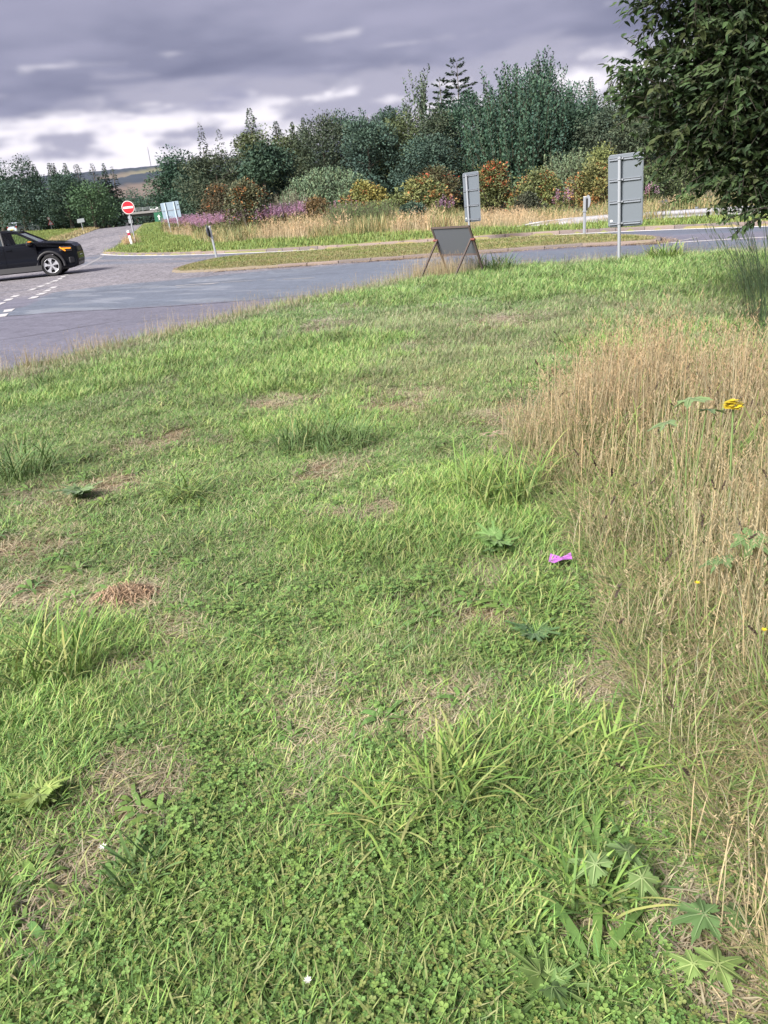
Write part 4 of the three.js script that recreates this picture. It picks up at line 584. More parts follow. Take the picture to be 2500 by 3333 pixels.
// signs along the side road
(() => {
  const y = (x, z) => groundAt(x, z);
  const a = thing('direction_sign', 'small pale arrow shaped sign back on the crest of the left grass bank', 'road sign', [-32.2, y(-32.2, -100), -100], 0.15); a.rotation.z = 0.03;
  const s = new THREE.Shape([[-0.42, 0.05], [-0.34, 0.42], [0.4, 0.44], [0.44, 0.4], [0.44, 0.02], [-0.34, -0.02]].map((p) => new THREE.Vector2(...p))); part('sign_board', new THREE.ExtrudeGeometry(s, { depth: 0.02, bevelEnabled: false }).translate(0, 1.05, 0), std([0.28, 0.31, 0.33], 0.6), a); part('post', cyl(0.04, 0.04, 1.4).translate(0.05, -0.3, 0.05), galv, a);
  const speed = (label, x, z, h, r0) => { const t = thing('speed_sign', label, 'road sign', [x, y(x, z), z], 0.2); t.rotation.z = 0.02; part('post', cyl(0.05, 0.05, h + 0.3).translate(0, -0.3, -0.05), galv, t); part('red_rim', new THREE.CylinderGeometry(r0, r0, 0.02, 32).rotateX(Math.PI / 2).translate(0, h, 0), std([0.45, 0.06, 0.07], 0.5), t); part('sign_face', new THREE.CylinderGeometry(r0 * 0.76, r0 * 0.76, 0.01, 32).rotateX(Math.PI / 2).translate(0, h, 0.016), white, t); };
  speed('small round white sign on a post at the top of the left grass verge', -31.9, -105.5, 1.15, 0.15);
  const w = thing('warning_sign', 'red edged warning triangle with a round sign above it behind the grass bank', 'road sign', [-39.0, 1.75, -109], 0.3); part('post', cyl(0.05, 0.05, 2.1).translate(0, -0.9, -0.05), galv, w);
  const tri = (q) => new THREE.Shape([[-q, -q * 0.577], [q, -q * 0.577], [0, q * 1.155]].map((p) => new THREE.Vector2(...p)));
  part('red_triangle', new THREE.ExtrudeGeometry(tri(0.34), { depth: 0.02, bevelEnabled: false }).translate(0, 0.62, 0), red, w); part('white_triangle', new THREE.ExtrudeGeometry(tri(0.235), { depth: 0.01, bevelEnabled: false }).translate(0, 0.61, 0.021), white, w);
  part('pictogram', mergeGeometries([box(0.03, 0.2, 0.01, -0.045, 0.63, 0.037), box(0.03, 0.2, 0.01, 0.055, 0.63, 0.037), box(0.13, 0.035, 0.01, 0.005, 0.745, 0.037)]), black, w);
  part('red_rim', new THREE.CylinderGeometry(0.17, 0.17, 0.02, 28).rotateX(Math.PI / 2).translate(-0.1, 1.2, 0), std([0.5, 0.2, 0.2], 0.5), w); part('white_disc', new THREE.CylinderGeometry(0.13, 0.13, 0.01, 28).rotateX(Math.PI / 2).translate(-0.1, 1.2, 0.016), white, w);
  const b = thing('road_sign', 'large pale blue grey sign back on two posts above the pink flowers', 'road sign', [-14.55, 0.45, -68], -0.12), bm = std([0.22, 0.29, 0.37], 0.55); b.rotation.z = 0.05;
  part('sign_board', slab(1.5, 1.2, 0.02, 0.05), bm, b).position.set(0, 1.1, 0); for (const x of [-0.38, 0.36]) part('post', box(0.09, 2.6, 0.07, x, 1.0, 0.07), std([0.4, 0.48, 0.57], 0.5), b); for (const yy of [1.9]) part('stiffening_rail', box(1.4, 0.05, 0.03, 0, yy - 0.2, 0.035), galvDull, b);
  const d = thing('road_sign', 'round sign back over a square plate beyond the no entry post', 'road sign', [-28.55, roadRise(-108) - 0.1, -108], 0); part('post', cyl(0.05, 0.05, 1.3), galv, d); part('round_plate', new THREE.CylinderGeometry(0.26, 0.26, 0.02, 28).rotateX(Math.PI / 2).translate(0, 1.15, 0.06), std([0.25, 0.28, 0.31], 0.6), d); part('square_plate', box(0.52, 0.42, 0.02, 0, 0.68, 0.06), std([0.25, 0.27, 0.29], 0.6), d);
  const g = thing('direction_sign', 'small green direction sign with a white arrow before the bridge', 'road sign', [-41.5, 0.4, -180], 0); const gm = std([0.02, 0.13, 0.07], 0.5); for (const x of [-0.85, 0.85]) part('post', box(0.1, 2.9, 0.1, x, 0.9, -0.08), galv, g); part('sign_board', box(1.9, 1.9, 0.04, 0, 1.7, 0), gm, g); const ar = new THREE.Shape([[-0.12, -0.5], [0.12, -0.5], [0.12, 0.1], [0.35, 0.1], [0, 0.55], [-0.35, 0.1], [-0.12, 0.1]].map((p) => new THREE.Vector2(...p))); part('arrow', new THREE.ExtrudeGeometry(ar, { depth: 0.01, bevelEnabled: false }).translate(0, 1.65, 0.021), white, g);
})();
// guard rail
(() => {
  const t = thing('guard_rail', 'galvanised crash barrier curving along the far bank and dipping into the grass at one end', 'guard rail'), P = [[4.95, -0.12, -31], [5.63, 0.1, -30.5], [6.53, 0.23, -30], [7.74, 0.3, -29], [8.47, 0.33, -28.1], [9.23, 0.35, -27.1], [9.85, 0.36, -26], [10.5, 0.38, -24.9], [11.6, 0.38, -23.2], [13.6, 0.38, -20.2], [16, 0.38, -16]];
  const c = new THREE.CatmullRomCurve3(P.map((p) => V(...p))), prof = [[0, 0.02], [-0.012, 0.06], [-0.06, 0.05], [-0.1, -0.02], [-0.17, -0.02], [-0.2, 0.05], [-0.24, 0.05], [-0.29, 0.045], [-0.3, 0.02]], mat = std([0.36, 0.36, 0.41], 0.4, { metalness: 0.25, side: THREE.DoubleSide }), L = c.getLength(), n = Math.floor(L / 3.2);
  for (let s = 0; s < n; s++) { const g = new Geo(); for (let k = 0; k <= 6; k++) { const u = (s * 3.2 + k * (3.19 / 6)) / L, p = c.getPointAt(u), q = c.getTangentAt(u), l = Math.hypot(q.x, q.z); prof.forEach(([dy, dz]) => g.v(p.x - (q.z / l) * -dz, p.y + dy * 0.75, p.z - (q.x / l) * dz * -1, [1, 1, 1])); } for (let k = 0; k < 6; k++) for (let j = 0; j < prof.length - 1; j++) { const a = k * prof.length + j; g.i.push(a, a + 1, a + prof.length, a + 1, a + prof.length + 1, a + prof.length); } part('rail_beam', g.build(true), mat, t);
    const p = c.getPointAt((s * 3.2 + 1.6) / L), q = c.getTangentAt((s * 3.2 + 1.6) / L); const m = part('rail_post', box(0.1, 0.85, 0.06, 0, -0.38, 0), galvDull, t); m.position.set(p.x + q.z * 0.09, p.y, p.z - q.x * 0.09); m.rotation.y = Math.atan2(-q.z, q.x); }
})();

// ---------------------------------------------------------------- cars
const glassMat = new THREE.MeshPhysicalMaterial({ color: new THREE.Color().setRGB(0.72, 0.8, 0.78), roughness: 0.02, transmission: 1, thickness: 0, ior: 1.5 }); glassMat.name = 'window glass';
const tyreMat = std([0.018, 0.018, 0.02], 0.85), trimMat = std([0.022, 0.022, 0.026], 0.55), rimMat = std([0.62, 0.63, 0.66], 0.3, { metalness: 0.6 }), darkGlass = std([0.03, 0.04, 0.05], 0.08), amber = new THREE.MeshStandardMaterial({ color: new THREE.Color().setRGB(0.9, 0.35, 0.03), emissive: new THREE.Color().setRGB(0.55, 0.15, 0.003), emissiveIntensity: 0.32, roughness: 0.3 });
const path2 = (pts) => { const s = new THREE.Shape(); s.moveTo(pts[0][0], pts[0][1]); for (const p of pts.slice(1)) p.length === 2 ? s.lineTo(p[0], p[1]) : s.absarc(...p); s.closePath(); return s; };
function warp(g, f) { const p = g.attributes.position; for (let i = 0; i < p.count; i++) { const q = f(p.getX(i), p.getY(i), p.getZ(i)); p.setXYZ(i, q[0], q[1], q[2]); } g.computeVertexNormals(); return g; }
const nose = (x, y, z) => [x, y, z * (1 - 0.16 * smoothstep(Math.abs(x), 1.55, 2.3) ** 1.5) * (1 - 0.2 * Math.max(0, y - 1.08))];
(() => {   // black compact SUV crossing the junction
  const t = thing('black_car', 'black compact SUV with lit amber indicator entering the slip road', 'car', [-12.28, 0.0, -30.0], 0.17);
  const paint = new THREE.MeshPhysicalMaterial({ color: new THREE.Color().setRGB(0.006, 0.007, 0.011), roughness: 0.6, specularIntensity: 0.05, clearcoat: 0.4, clearcoatRoughness: 0.03 });
  const WR = 0.355, FX = 1.35, RX = -1.35;
  const lower = [[2.08, 0.27], [2.2, 0.33], [2.24, 0.5], [2.23, 0.72], [2.19, 0.9], [2.1, 0.985], [1.9, 1.035], [1.5, 1.09], [1.0, 1.135], [0.2, 1.1], [-1.9, 1.12], [-2.1, 1.05], [-2.2, 0.8], [-2.2, 0.45], [-2.08, 0.3], [RX - 0.43, 0.3], [RX, WR, 0.43, Math.PI + 0.13, -0.13, true], [RX + 0.43, 0.24], [FX - 0.43, 0.24], [FX, WR, 0.43, Math.PI + 0.13, -0.13, true]];
  part('body', warp(new THREE.ExtrudeGeometry(path2(lower), { depth: 1.66, bevelEnabled: true, bevelSize: 0.045, bevelThickness: 0.09, bevelSegments: 4, curveSegments: 16 }).translate(0, 0, -0.83), nose), paint, t);
  // doors: sheets with a shoulder and a scooped lower half, standing just proud of the body side
  const door = (x0, x1, s) => { const g = new Geo(), nx = 8, ys = [0.4, 0.46, 0.55, 0.62, 0.68, 0.75, 0.85, 0.93, 1.0, 1.06, 1.1], zs = [0.012, 0.02, 0.028, 0.01, 0.004, 0.012, 0.022, 0.03, 0.034, 0.022, 0.0]; for (let i = 0; i <= nx; i++) for (let j = 0; j < ys.length; j++) g.v(lerp(x0, x1, i / nx), ys[j], s * (0.921 + zs[j]), [1, 1, 1]); for (let i = 0; i < nx; i++) for (let j = 0; j < ys.length - 1; j++) { const a = i * ys.length + j, b = a + ys.length; s > 0 ? g.i.push(a, b, a + 1, b, b + 1, a + 1) : g.i.push(a, a + 1, b, b, a + 1, b + 1); } return g.build(true); };
  for (const s of [1, -1]) { for (const [x0, x1] of [[-0.08, 0.98], [-1.05, -0.09]]) { const d = part('door', door(x0, x1, s), paint, t); part('handle', new RoundedBoxGeometry(0.2, 0.035, 0.03, 2, 0.012).translate(x0 + 0.16, 0.985, s * 0.965), paint, d); } part('sill', warp(box(2.1, 0.17, 0.05, -0.02, 0.315, s * 0.925), (x, y, z) => [x, y, y > 0.35 ? z - s * 0.012 : z + s * 0.02]), trimMat, t); }
  // greenhouse: roof, pillars, glass
  const tz = (y) => 0.85 - (y - 1.1) * 0.36;
  part('roof', warp(new THREE.ExtrudeGeometry(path2([[0.42, 1.555], [0.0, 1.615], [-0.5, 1.64], [-1.2, 1.62], [-1.85, 1.55], [-1.98, 1.5], [-1.9, 1.5], [-1.2, 1.575], [-0.5, 1.595], [0.0, 1.57], [0.4, 1.515]]), { depth: 1.2, bevelEnabled: true, bevelSize: 0.02, bevelThickness: 0.06, bevelSegments: 3 }).translate(0, 0, -0.6), (x, y, z) => [x, y - 0.03 * (z / 0.66) ** 2, z]), paint, t);
  const pil = (a, b, w) => (s) => { const g = new THREE.CylinderGeometry(w, w, 1, 8), A = V(a[0], a[1], s * tz(a[1])), B = V(b[0], b[1], s * (tz(b[1]) - 0.005)); g.scale(1, A.distanceTo(B), 0.6); return g.applyMatrix4(new THREE.Matrix4().compose(A.clone().lerp(B, 0.5), new THREE.Quaternion().setFromUnitVectors(V(0, 1, 0), B.clone().sub(A).normalize()), V(1, 1, 1))); };
  for (const s of [1, -1]) {
    part('windscreen_pillar', pil([1.12, 1.12], [0.36, 1.545], 0.04)(s), paint, t); part('door_pillar', pil([-0.06, 1.1], [-0.12, 1.58], 0.045)(s), trimMat, t); part('rear_pillar', pil([-1.5, 1.1], [-1.35, 1.57], 0.16)(s), paint, t); part('roof_edge', pil([0.38, 1.55], [-1.8, 1.56], 0.03)(s), paint, t);
    const pane = (pts) => { const g = new Geo(); pts.forEach(([x, y]) => g.v(x, y, s * (tz(y) - 0.004), [1, 1, 1])); for (let k = 1; k < pts.length - 1; k++) s > 0 ? g.i.push(0, k, k + 1) : g.i.push(0, k + 1, k); return g.build(true); };
    part('side_window', pane([[-0.06, 1.1], [1.05, 1.11], [0.86, 1.26], [0.4, 1.52], [-0.1, 1.56]]), glassMat, t); part('side_window', pane([[-1.35, 1.1], [-0.1, 1.1], [-0.14, 1.56], [-1.2, 1.55]]), darkGlass, t);
    const mi = part('mirror', warp(new RoundedBoxGeometry(0.17, 0.15, 0.24, 3, 0.05).translate(0.8, 1.15, s * 1.02), (x, y, z) => [x + (y - 1.15) * 0.2, y, z]), blackPaint, t); part('mirror_indicator', box(0.1, 0.018, 0.15, 0.84, 1.2, s * 1.06, 0.006), amber, mi);
    // headlight: dark lens with a hammer shaped amber light
    const hl = part('headlight', new RoundedBoxGeometry(0.42, 0.17, 0.1, 2, 0.03).applyMatrix4(new THREE.Matrix4().compose(V(1.93, 0.865, s * 0.835), new THREE.Quaternion().setFromEuler(new THREE.Euler(0, s * 0.35, -0.06)), V(1, 1, 1))), std([0.06, 0.05, 0.05], 0.1), t);
    part('indicator_light', mergeGeometries([box(0.34, 0.034, 0.02, 0.01, 0.012, 0), new THREE.BoxGeometry(0.22, 0.036, 0.02).rotateZ(-0.62).translate(-0.1, -0.01, 0.001)]).applyMatrix4(new THREE.Matrix4().compose(V(1.93, 0.87, s * 0.895), new THREE.Quaternion().setFromEuler(new THREE.Euler(0, s * 0.35, -0.06)), V(1, 1, 1))), amber, hl);
    part('bumper_trim', new RoundedBoxGeometry(0.3, 0.2, 0.08, 2, 0.03).applyMatrix4(new THREE.Matrix4().compose(V(2.1, 0.48, s * 0.78), new THREE.Quaternion().setFromEuler(new THREE.Euler(0, s * 0.6, 0)), V(1, 1, 1))), trimMat, t);
    part('tail_lamp', new RoundedBoxGeometry(0.12, 0.5, 0.1, 2, 0.03).translate(-2.08, 1.12, s * 0.74), std([0.3, 0.01, 0.015], 0.3), t);
    for (const wx of [FX, RX]) {
      part('wheel_arch', new THREE.TorusGeometry(0.455, 0.045, 8, 28, Math.PI * 1.06).scale(1, 1, 0.9).rotateZ(-0.09).translate(wx, WR, s * 0.905), trimMat, t);
      const w = new THREE.Group(); w.name = 'wheel'; w.position.set(wx, WR, s * 0.82); w.rotation.y = s < 0 ? Math.PI : 0; t.add(w);
      const tyre = new THREE.LatheGeometry([[0.24, -0.1], [0.33, -0.105], [0.352, -0.08], [0.357, 0], [0.352, 0.08], [0.33, 0.105], [0.255, 0.1], [0.245, 0.07]].map((p) => new THREE.Vector2(p[0], p[1])), 40).rotateX(Math.PI / 2); part('tyre', tyre, tyreMat, w);
      part('rim', mergeGeometries([new THREE.TorusGeometry(0.242, 0.012, 8, 40).translate(0, 0, 0.085), new THREE.CylinderGeometry(0.045, 0.05, 0.03, 16).rotateX(Math.PI / 2).translate(0, 0, 0.07), ...[0, 1, 2, 3, 4].map((k) => { const sp = new THREE.Shape([[-0.025, 0.03], [0.025, 0.03], [0.03, 0.13], [0.085, 0.236], [-0.085, 0.236], [-0.03, 0.13]].map((p) => new THREE.Vector2(...p))); return new THREE.ExtrudeGeometry(sp, { depth: 0.02, bevelEnabled: false }).rotateZ(k * 1.2566 + 0.1).translate(0, 0, 0.065); })].map((g) => (g.index ? g.toNonIndexed() : g))), rimMat, w);
      part('brake_disc', new THREE.CylinderGeometry(0.15, 0.15, 0.02, 24).rotateX(Math.PI / 2).translate(0, 0, 0.01), std([0.22, 0.22, 0.23], 0.4, { metalness: 0.5 }), w); part('wheel_well', new THREE.CylinderGeometry(0.235, 0.235, 0.02, 24).rotateX(Math.PI / 2).translate(0, 0, -0.06), black, w);
    }
  }
  const quad = (a, b, c, d) => { const g = new Geo(); [a, b, c, d].forEach((p) => g.v(...p, [1, 1, 1])); g.i.push(0, 1, 2, 0, 2, 3); return g.build(true); };
  part('windscreen', quad([1.12, 1.13, 0.8], [1.12, 1.13, -0.8], [0.4, 1.535, -0.66], [0.4, 1.535, 0.66]), glassMat, t); part('rear_window', quad([-2.0, 1.12, -0.76], [-2.0, 1.12, 0.76], [-1.93, 1.5, 0.64], [-1.93, 1.5, -0.64]), darkGlass, t);
  part('grille', new RoundedBoxGeometry(0.05, 0.27, 0.95, 2, 0.02).translate(2.245, 0.78, 0), trimMat, t); part('lower_intake', new RoundedBoxGeometry(0.06, 0.16, 1.2, 2, 0.02).translate(2.25, 0.46, 0), trimMat, t); part('skid_plate', box(0.22, 0.05, 1.3, 2.12, 0.285, 0, 0.015), trimMat, t);
  part('number_plate', box(0.01, 0.11, 0.52, 2.275, 0.58, 0), white, t); part('roof_rail', mergeGeometries([-0.62, 0.62].map((z) => beam([0.1, 1.625, z], [-1.5, 1.63, z], 0.014))), blackPaint, t);
  part('dashboard', box(0.35, 0.2, 1.4, 0.85, 1.02, 0, 0.03), black, t); for (const z of [-0.38, 0.38]) { part('seat', mergeGeometries([new RoundedBoxGeometry(0.16, 0.6, 0.5, 2, 0.05).rotateZ(0.2).translate(-0.2, 1.05, z), new RoundedBoxGeometry(0.1, 0.2, 0.26, 2, 0.04).rotateZ(0.15).translate(-0.29, 1.42, z)]), std([0.1, 0.1, 0.11], 0.8), t); }
  part('underbody', box(3.9, 0.12, 1.5, 0, 0.26, 0), black, t);
})();
function smallCar(name, label, pos, turn, paint) {
  const t = thing(name, label, 'car', pos, turn);
  part('body', warp(new THREE.ExtrudeGeometry(path2([[2.0, 0.25], [2.1, 0.5], [2.05, 0.72], [1.75, 0.88], [1.05, 0.97], [-1.9, 1.0], [-2.05, 0.85], [-2.08, 0.5], [-2.0, 0.28], [-1.7, 0.26], [-1.3, 0.31, 0.36, Math.PI + 0.15, -0.15, true], [0.94, 0.24], [1.3, 0.31, 0.36, Math.PI + 0.15, -0.15, true]]), { depth: 1.5, bevelEnabled: true, bevelSize: 0.04, bevelThickness: 0.1, bevelSegments: 3 }).translate(0, 0, -0.75), nose), paint, t);
  part('windows', warp(new THREE.ExtrudeGeometry(path2([[1.1, 0.96], [0.3, 1.37], [-1.55, 1.38], [-1.95, 1.0]]), { depth: 1.5, bevelEnabled: true, bevelSize: 0.02, bevelThickness: 0.05, bevelSegments: 2 }).translate(0, 0, -0.75), (x, y, z) => [x, y, z * (1 - 0.5 * (y - 0.96))]), darkGlass, t);
  part('roof', warp(new THREE.ExtrudeGeometry(path2([[0.4, 1.34], [0.1, 1.44], [-0.6, 1.48], [-1.5, 1.44], [-1.72, 1.34]]), { depth: 1.16, bevelEnabled: true, bevelSize: 0.03, bevelThickness: 0.06, bevelSegments: 2 }).translate(0, 0, -0.58), (x, y, z) => [x, y, z]), paint, t);
  for (const s of [1, -1]) { part('pillar', beam([-1.95, 1.0, s * 0.72], [-1.62, 1.4, s * 0.6], 0.07), paint, t); part('pillar', beam([1.12, 0.96, s * 0.76], [0.35, 1.38, s * 0.6], 0.035), paint, t); part('pillar', beam([-0.3, 0.98, s * 0.79], [-0.3, 1.4, s * 0.62], 0.04), paint, t); part('tail_lamp', new RoundedBoxGeometry(0.12, 0.3, 0.24, 2, 0.03).translate(-2.02, 0.85, s * 0.66), std([0.45, 0.015, 0.02], 0.35), t); part('headlight', new RoundedBoxGeometry(0.3, 0.14, 0.3, 2, 0.03).translate(1.93, 0.7, s * 0.62), std([0.5, 0.52, 0.55], 0.15), t); part('mirror', new RoundedBoxGeometry(0.1, 0.1, 0.18, 2, 0.03).translate(0.75, 1.0, s * 0.98), paint, t); for (const x of [-1.3, 1.3]) { const w = part('tyre', new THREE.CylinderGeometry(0.31, 0.31, 0.2, 24).rotateX(Math.PI / 2).translate(x, 0.31, s * 0.74), tyreMat, t); part('rim', new THREE.CylinderGeometry(0.2, 0.2, 0.02, 20).rotateX(Math.PI / 2).translate(x, 0.31, s * 0.84), rimMat, w); } }
  part('number_plate', box(0.02, 0.11, 0.5, -2.13, 0.62, 0), std([0.7, 0.55, 0.06], 0.5), t); part('rear_window', box(0.02, 0.3, 1.15, -1.87, 1.17, 0).applyMatrix4(new THREE.Matrix4()), darkGlass, t);
  return t;
}
const metallic = (c) => new THREE.MeshPhysicalMaterial({ color: new THREE.Color().setRGB(...c), roughness: 0.35, metalness: 0.2, clearcoat: 1, clearcoatRoughness: 0.06 });
smallCar('silver_car', 'pale silver blue hatchback seen from behind beyond the left grass bank', [-43.7, 1.42, -112], 1.2, metallic([0.4, 0.46, 0.52]));
smallCar('white_car', 'white hatchback driving across the bridge', [-81.6, 5.42, -351], 3.1, metallic([0.75, 0.75, 0.77]));
smallCar('pale_car', 'pale car just showing its roof over the crest of the side road', [-31.6, roadRise(-150), -150], -1.4, metallic([0.5, 0.5, 0.52]));
// ---------------------------------------------------------------- the near tree and the broom beside it
const LEAFC = [[0.035, 0.076, 0.023], [0.05, 0.095, 0.027], [0.027, 0.056, 0.019], [0.058, 0.098, 0.03], [0.06, 0.082, 0.026]];
function bigLeaf(g, p, d, n, len, wid, col) {                                      // a pointed oval leaf, folded on its midrib and bent down
  const s = V(...d).cross(V(...n)).normalize(), dv = V(...d), nv = V(...n), P = (t, w, k) => { const q = V(p[0], p[1], p[2]).addScaledVector(dv, len * t).addScaledVector(s, wid * w).addScaledVector(nv, wid * k - len * 0.22 * t * t); return g.v(q.x, q.y, q.z, col); };
  const a = P(0, 0, 0), m1 = P(0.35, 0, -0.06), m2 = P(0.7, 0, -0.04), tip = P(1, 0, 0), l1 = P(0.3, 0.46, 0.1), l2 = P(0.65, 0.34, 0.08), r1 = P(0.3, -0.46, 0.1), r2 = P(0.65, -0.34, 0.08);
  g.i.push(a, m1, l1, m1, m2, l2, m1, l2, l1, m2, tip, l2, a, r1, m1, m1, r1, r2, m1, r2, m2, m2, r2, tip);
}
(() => {
  const r = rng(2024), cx = 6.9, cz = -9.2, t = thing('near_tree', 'big dark leafy tree overhanging the lawn from the side, its trunk out of view', 'tree', [cx, lawnY(cx, cz), cz]), y0 = t.position.y;
  const tg = new Geo(); tg.tube([[0, -0.3, 0], [0.05, 0.8, 0.05], [-0.05, 1.8, 0], [0.1, 3.2, -0.1], [0, 5, 0]], [0.24, 0.19, 0.16, 0.1, 0.03], 12, [0.08, 0.07, 0.055]); part('trunk', tg.build(true), barkMat, t);
  // lobes in world metres: where the crown really hangs
  const lobes = [[3.35, 3.2, -8.4, 0.75], [3.1, 2.35, -8.6, 0.5], [3.75, 2.6, -8.3, 0.8], [3.4, 1.85, -8.5, 0.5], [4.2, 2.0, -8.2, 0.75], [3.9, 1.45, -8.4, 0.5], [4.6, 1.5, -8.0, 0.55], [4.9, 2.3, -7.9, 0.8], [4.5, 3.3, -8.2, 0.9], [4.9, 3.1, -9.6, 0.9], [5.3, 1.7, -8.6, 0.7], [4.4, 2.6, -9.6, 0.8], [5.2, 1.45, -7.6, 0.5], [4.3, 1.22, -8.3, 0.32], [5.8, 2.7, -8.0, 0.9], [6.2, 3.6, -8.6, 1.2], [5.4, 4.2, -8.8, 1.1], [4.2, 4.0, -8.6, 0.8], [7.4, 3.0, -8.2, 1.2], [8.2, 3.4, -9.6, 1.3], [6.6, 4.8, -9.6, 1.3], [7.2, 3.0, -11, 1.3], [5.8, 3.2, -10.8, 1.2], [7, 2.0, -8.3, 0.8], [8.3, 2.3, -9.2, 0.9], [6.0, 1.9, -9.9, 0.8], [3.15, 3.65, -8.5, 0.45], [3.62, 2.2, -8.2, 0.55], [4.75, 1.15, -7.9, 0.3]];
  const crown = new Geo(), twigs = new Geo(), singles = []; const bark = [0.05, 0.042, 0.034];
  lobes.forEach(([lx, ly, lz, R], k) => {
    const hub = [lx - cx, ly - y0, lz - cz], bt = clamp(0.25 + ly * 0.16, 0.3, 0.95), b0 = [0.02, 0.8 + bt * 2.2, 0]; if (k % 2 === 0 || k < 14) { const mid = [hub[0] * 0.5 + R2(r, 0.3), Math.max(b0[1], hub[1]) * 0.5 + hub[1] * 0.5 - 0.1, hub[2] * 0.5 + R2(r, 0.3)]; const g = new Geo(); g.tube([b0, [mid[0] * 0.5, (b0[1] + mid[1]) / 2 + 0.1, mid[2] * 0.5], mid, [hub[0] * 0.8, hub[1] * 0.9 + mid[1] * 0.1, hub[2] * 0.8], hub], [0.055, 0.04, 0.03, 0.018, 0.008], 7, bark); part('branch', g.build(true), barkMat, t); }
    const n = Math.round(560 * R * R * R + 400 * R * R + 50);
    for (let s = 0; s < n; s++) {
      const d = unit(r), q = R * Math.pow(r(), 0.38), a = [hub[0] + d[0] * q * 0.55, hub[1] + d[1] * q * 0.5, hub[2] + d[2] * q * 0.55], L = 0.22 + 0.22 * r(), e = [a[0] + d[0] * (q * 0.45 + L * 0.4), a[1] + d[1] * q * 0.45 - L * (0.0 + 0.3 * r()), a[2] + d[2] * (q * 0.45 + L * 0.4)];
      twigs.strip([a, [(a[0] + e[0]) / 2, (a[1] + e[1]) / 2 + 0.04, (a[2] + e[2]) / 2], e], [0.007, 0.005, 0.002], [0.7, 0, 0.7], bark);
      const col = LEAFC[(r() * 5) | 0], m = 5 + ((r() * 5) | 0);
      for (let j = 0; j < m; j++) { const u = 0.25 + 0.78 * (j / m), p = [lerp(a[0], e[0], u), lerp(a[1], e[1], u) + 0.02, lerp(a[2], e[2], u)], w = unit(r); let dx = w[0] + d[0] * 0.5, dy = -0.05 - 0.4 * r() + 0.4 * w[1], dz = w[2] + d[2] * 0.5; const l = Math.hypot(dx, dy, dz), nn = V(w[2] * 0.5 + R2(r, 0.4), 0.9, -w[0] * 0.5 + R2(r, 0.4)); dx /= l; dy /= l; dz /= l; nn.addScaledVector(V(dx, dy, dz), -nn.dot(V(dx, dy, dz))).normalize(); const len = 0.062 + 0.038 * r(), args = [p, [dx, dy, dz], [nn.x, nn.y, nn.z], len, len * 0.55, jit(col, r, 0.25)]; if (singles.length < 260 && k < 14 && q > R * 0.86 && d[0] < 0 && r() < 0.35) singles.push(args); else bigLeaf(crown, ...args); }
    }
  });
  // sprays that stick out of the outline
  const spray = (p0, p1, n) => { const g = new Geo(); const a = [p0[0] - cx, p0[1] - y0, p0[2] - cz], b = [p1[0] - cx, p1[1] - y0, p1[2] - cz], m = [(a[0] + b[0]) / 2, (a[1] + b[1]) / 2 + 0.05, (a[2] + b[2]) / 2]; g.tube([a, m, b], [0.009, 0.007, 0.003], 6, bark); part('twig', g.build(true), barkMat, t); const L = V(b[0] - a[0], b[1] - a[1], b[2] - a[2]).normalize(); for (let j = 0; j < n; j++) { const u = (j + 0.5) / n, q = u < 0.5 ? [lerp(a[0], m[0], u * 2), lerp(a[1], m[1], u * 2), lerp(a[2], m[2], u * 2)] : [lerp(m[0], b[0], u * 2 - 1), lerp(m[1], b[1], u * 2 - 1), lerp(m[2], b[2], u * 2 - 1)], w = unit(r); const dv = V(w[0] * 0.8 + L.x * 0.7, w[1] * 0.5 + L.y * 0.7 - 0.1, w[2] * 0.8 + L.z * 0.7).normalize(), nv = V(R2(r, 0.6), 1, R2(r, 0.6)); nv.addScaledVector(dv, -nv.dot(dv)).normalize(); const len = 0.07 + 0.035 * r(); singles.push([q, [dv.x, dv.y, dv.z], [nv.x, nv.y, nv.z], len, len * 0.56, jit(LEAFC[(r() * 4) | 0], r, 0.2)]); } };
  spray([3.1, 2.35, -8.5], [2.66, 2.72, -8.5], 13); spray([3.0, 2.3, -8.5], [2.6, 2.42, -8.5], 11); spray([3.0, 2.15, -8.5], [2.56, 2.16, -8.5], 10); spray([3.2, 3.0, -8.5], [2.62, 3.1, -8.5], 14); spray([2.95, 2.0, -8.5], [2.62, 1.95, -8.5], 8);
  spray([4.45, 1.12, -8.0], [3.72, 0.9, -8.1], 26); spray([4.2, 1.08, -8.1], [3.55, 0.98, -8.15], 22); spray([4.3, 1.15, -8.0], [3.75, 1.02, -8.0], 16); spray([4.0, 1.0, -8.1], [3.66, 0.84, -8.1], 14); spray([3.35, 1.7, -8.5], [2.95, 1.42, -8.5], 10); spray([3.5, 1.45, -8.4], [3.2, 1.2, -8.4], 12); spray([3.9, 1.35, -8.4], [3.6, 1.1, -8.4], 12); spray([4.6, 1.2, -8], [4.2, 0.98, -8], 14);
  part('twigs', twigs.build(), barkMat, t).userData.kind = 'stuff';
  const cm = part('crown', crown.build(), thinLeafMat, t); cm.userData.kind = 'stuff';
  for (const s of singles) { const g = new Geo(); bigLeaf(g, [0, 0, 0], s[1], s[2], s[3], s[4], s[5]); const m = part('leaf', g.build(), thinLeafMat, t); m.position.set(...s[0]); }
})();
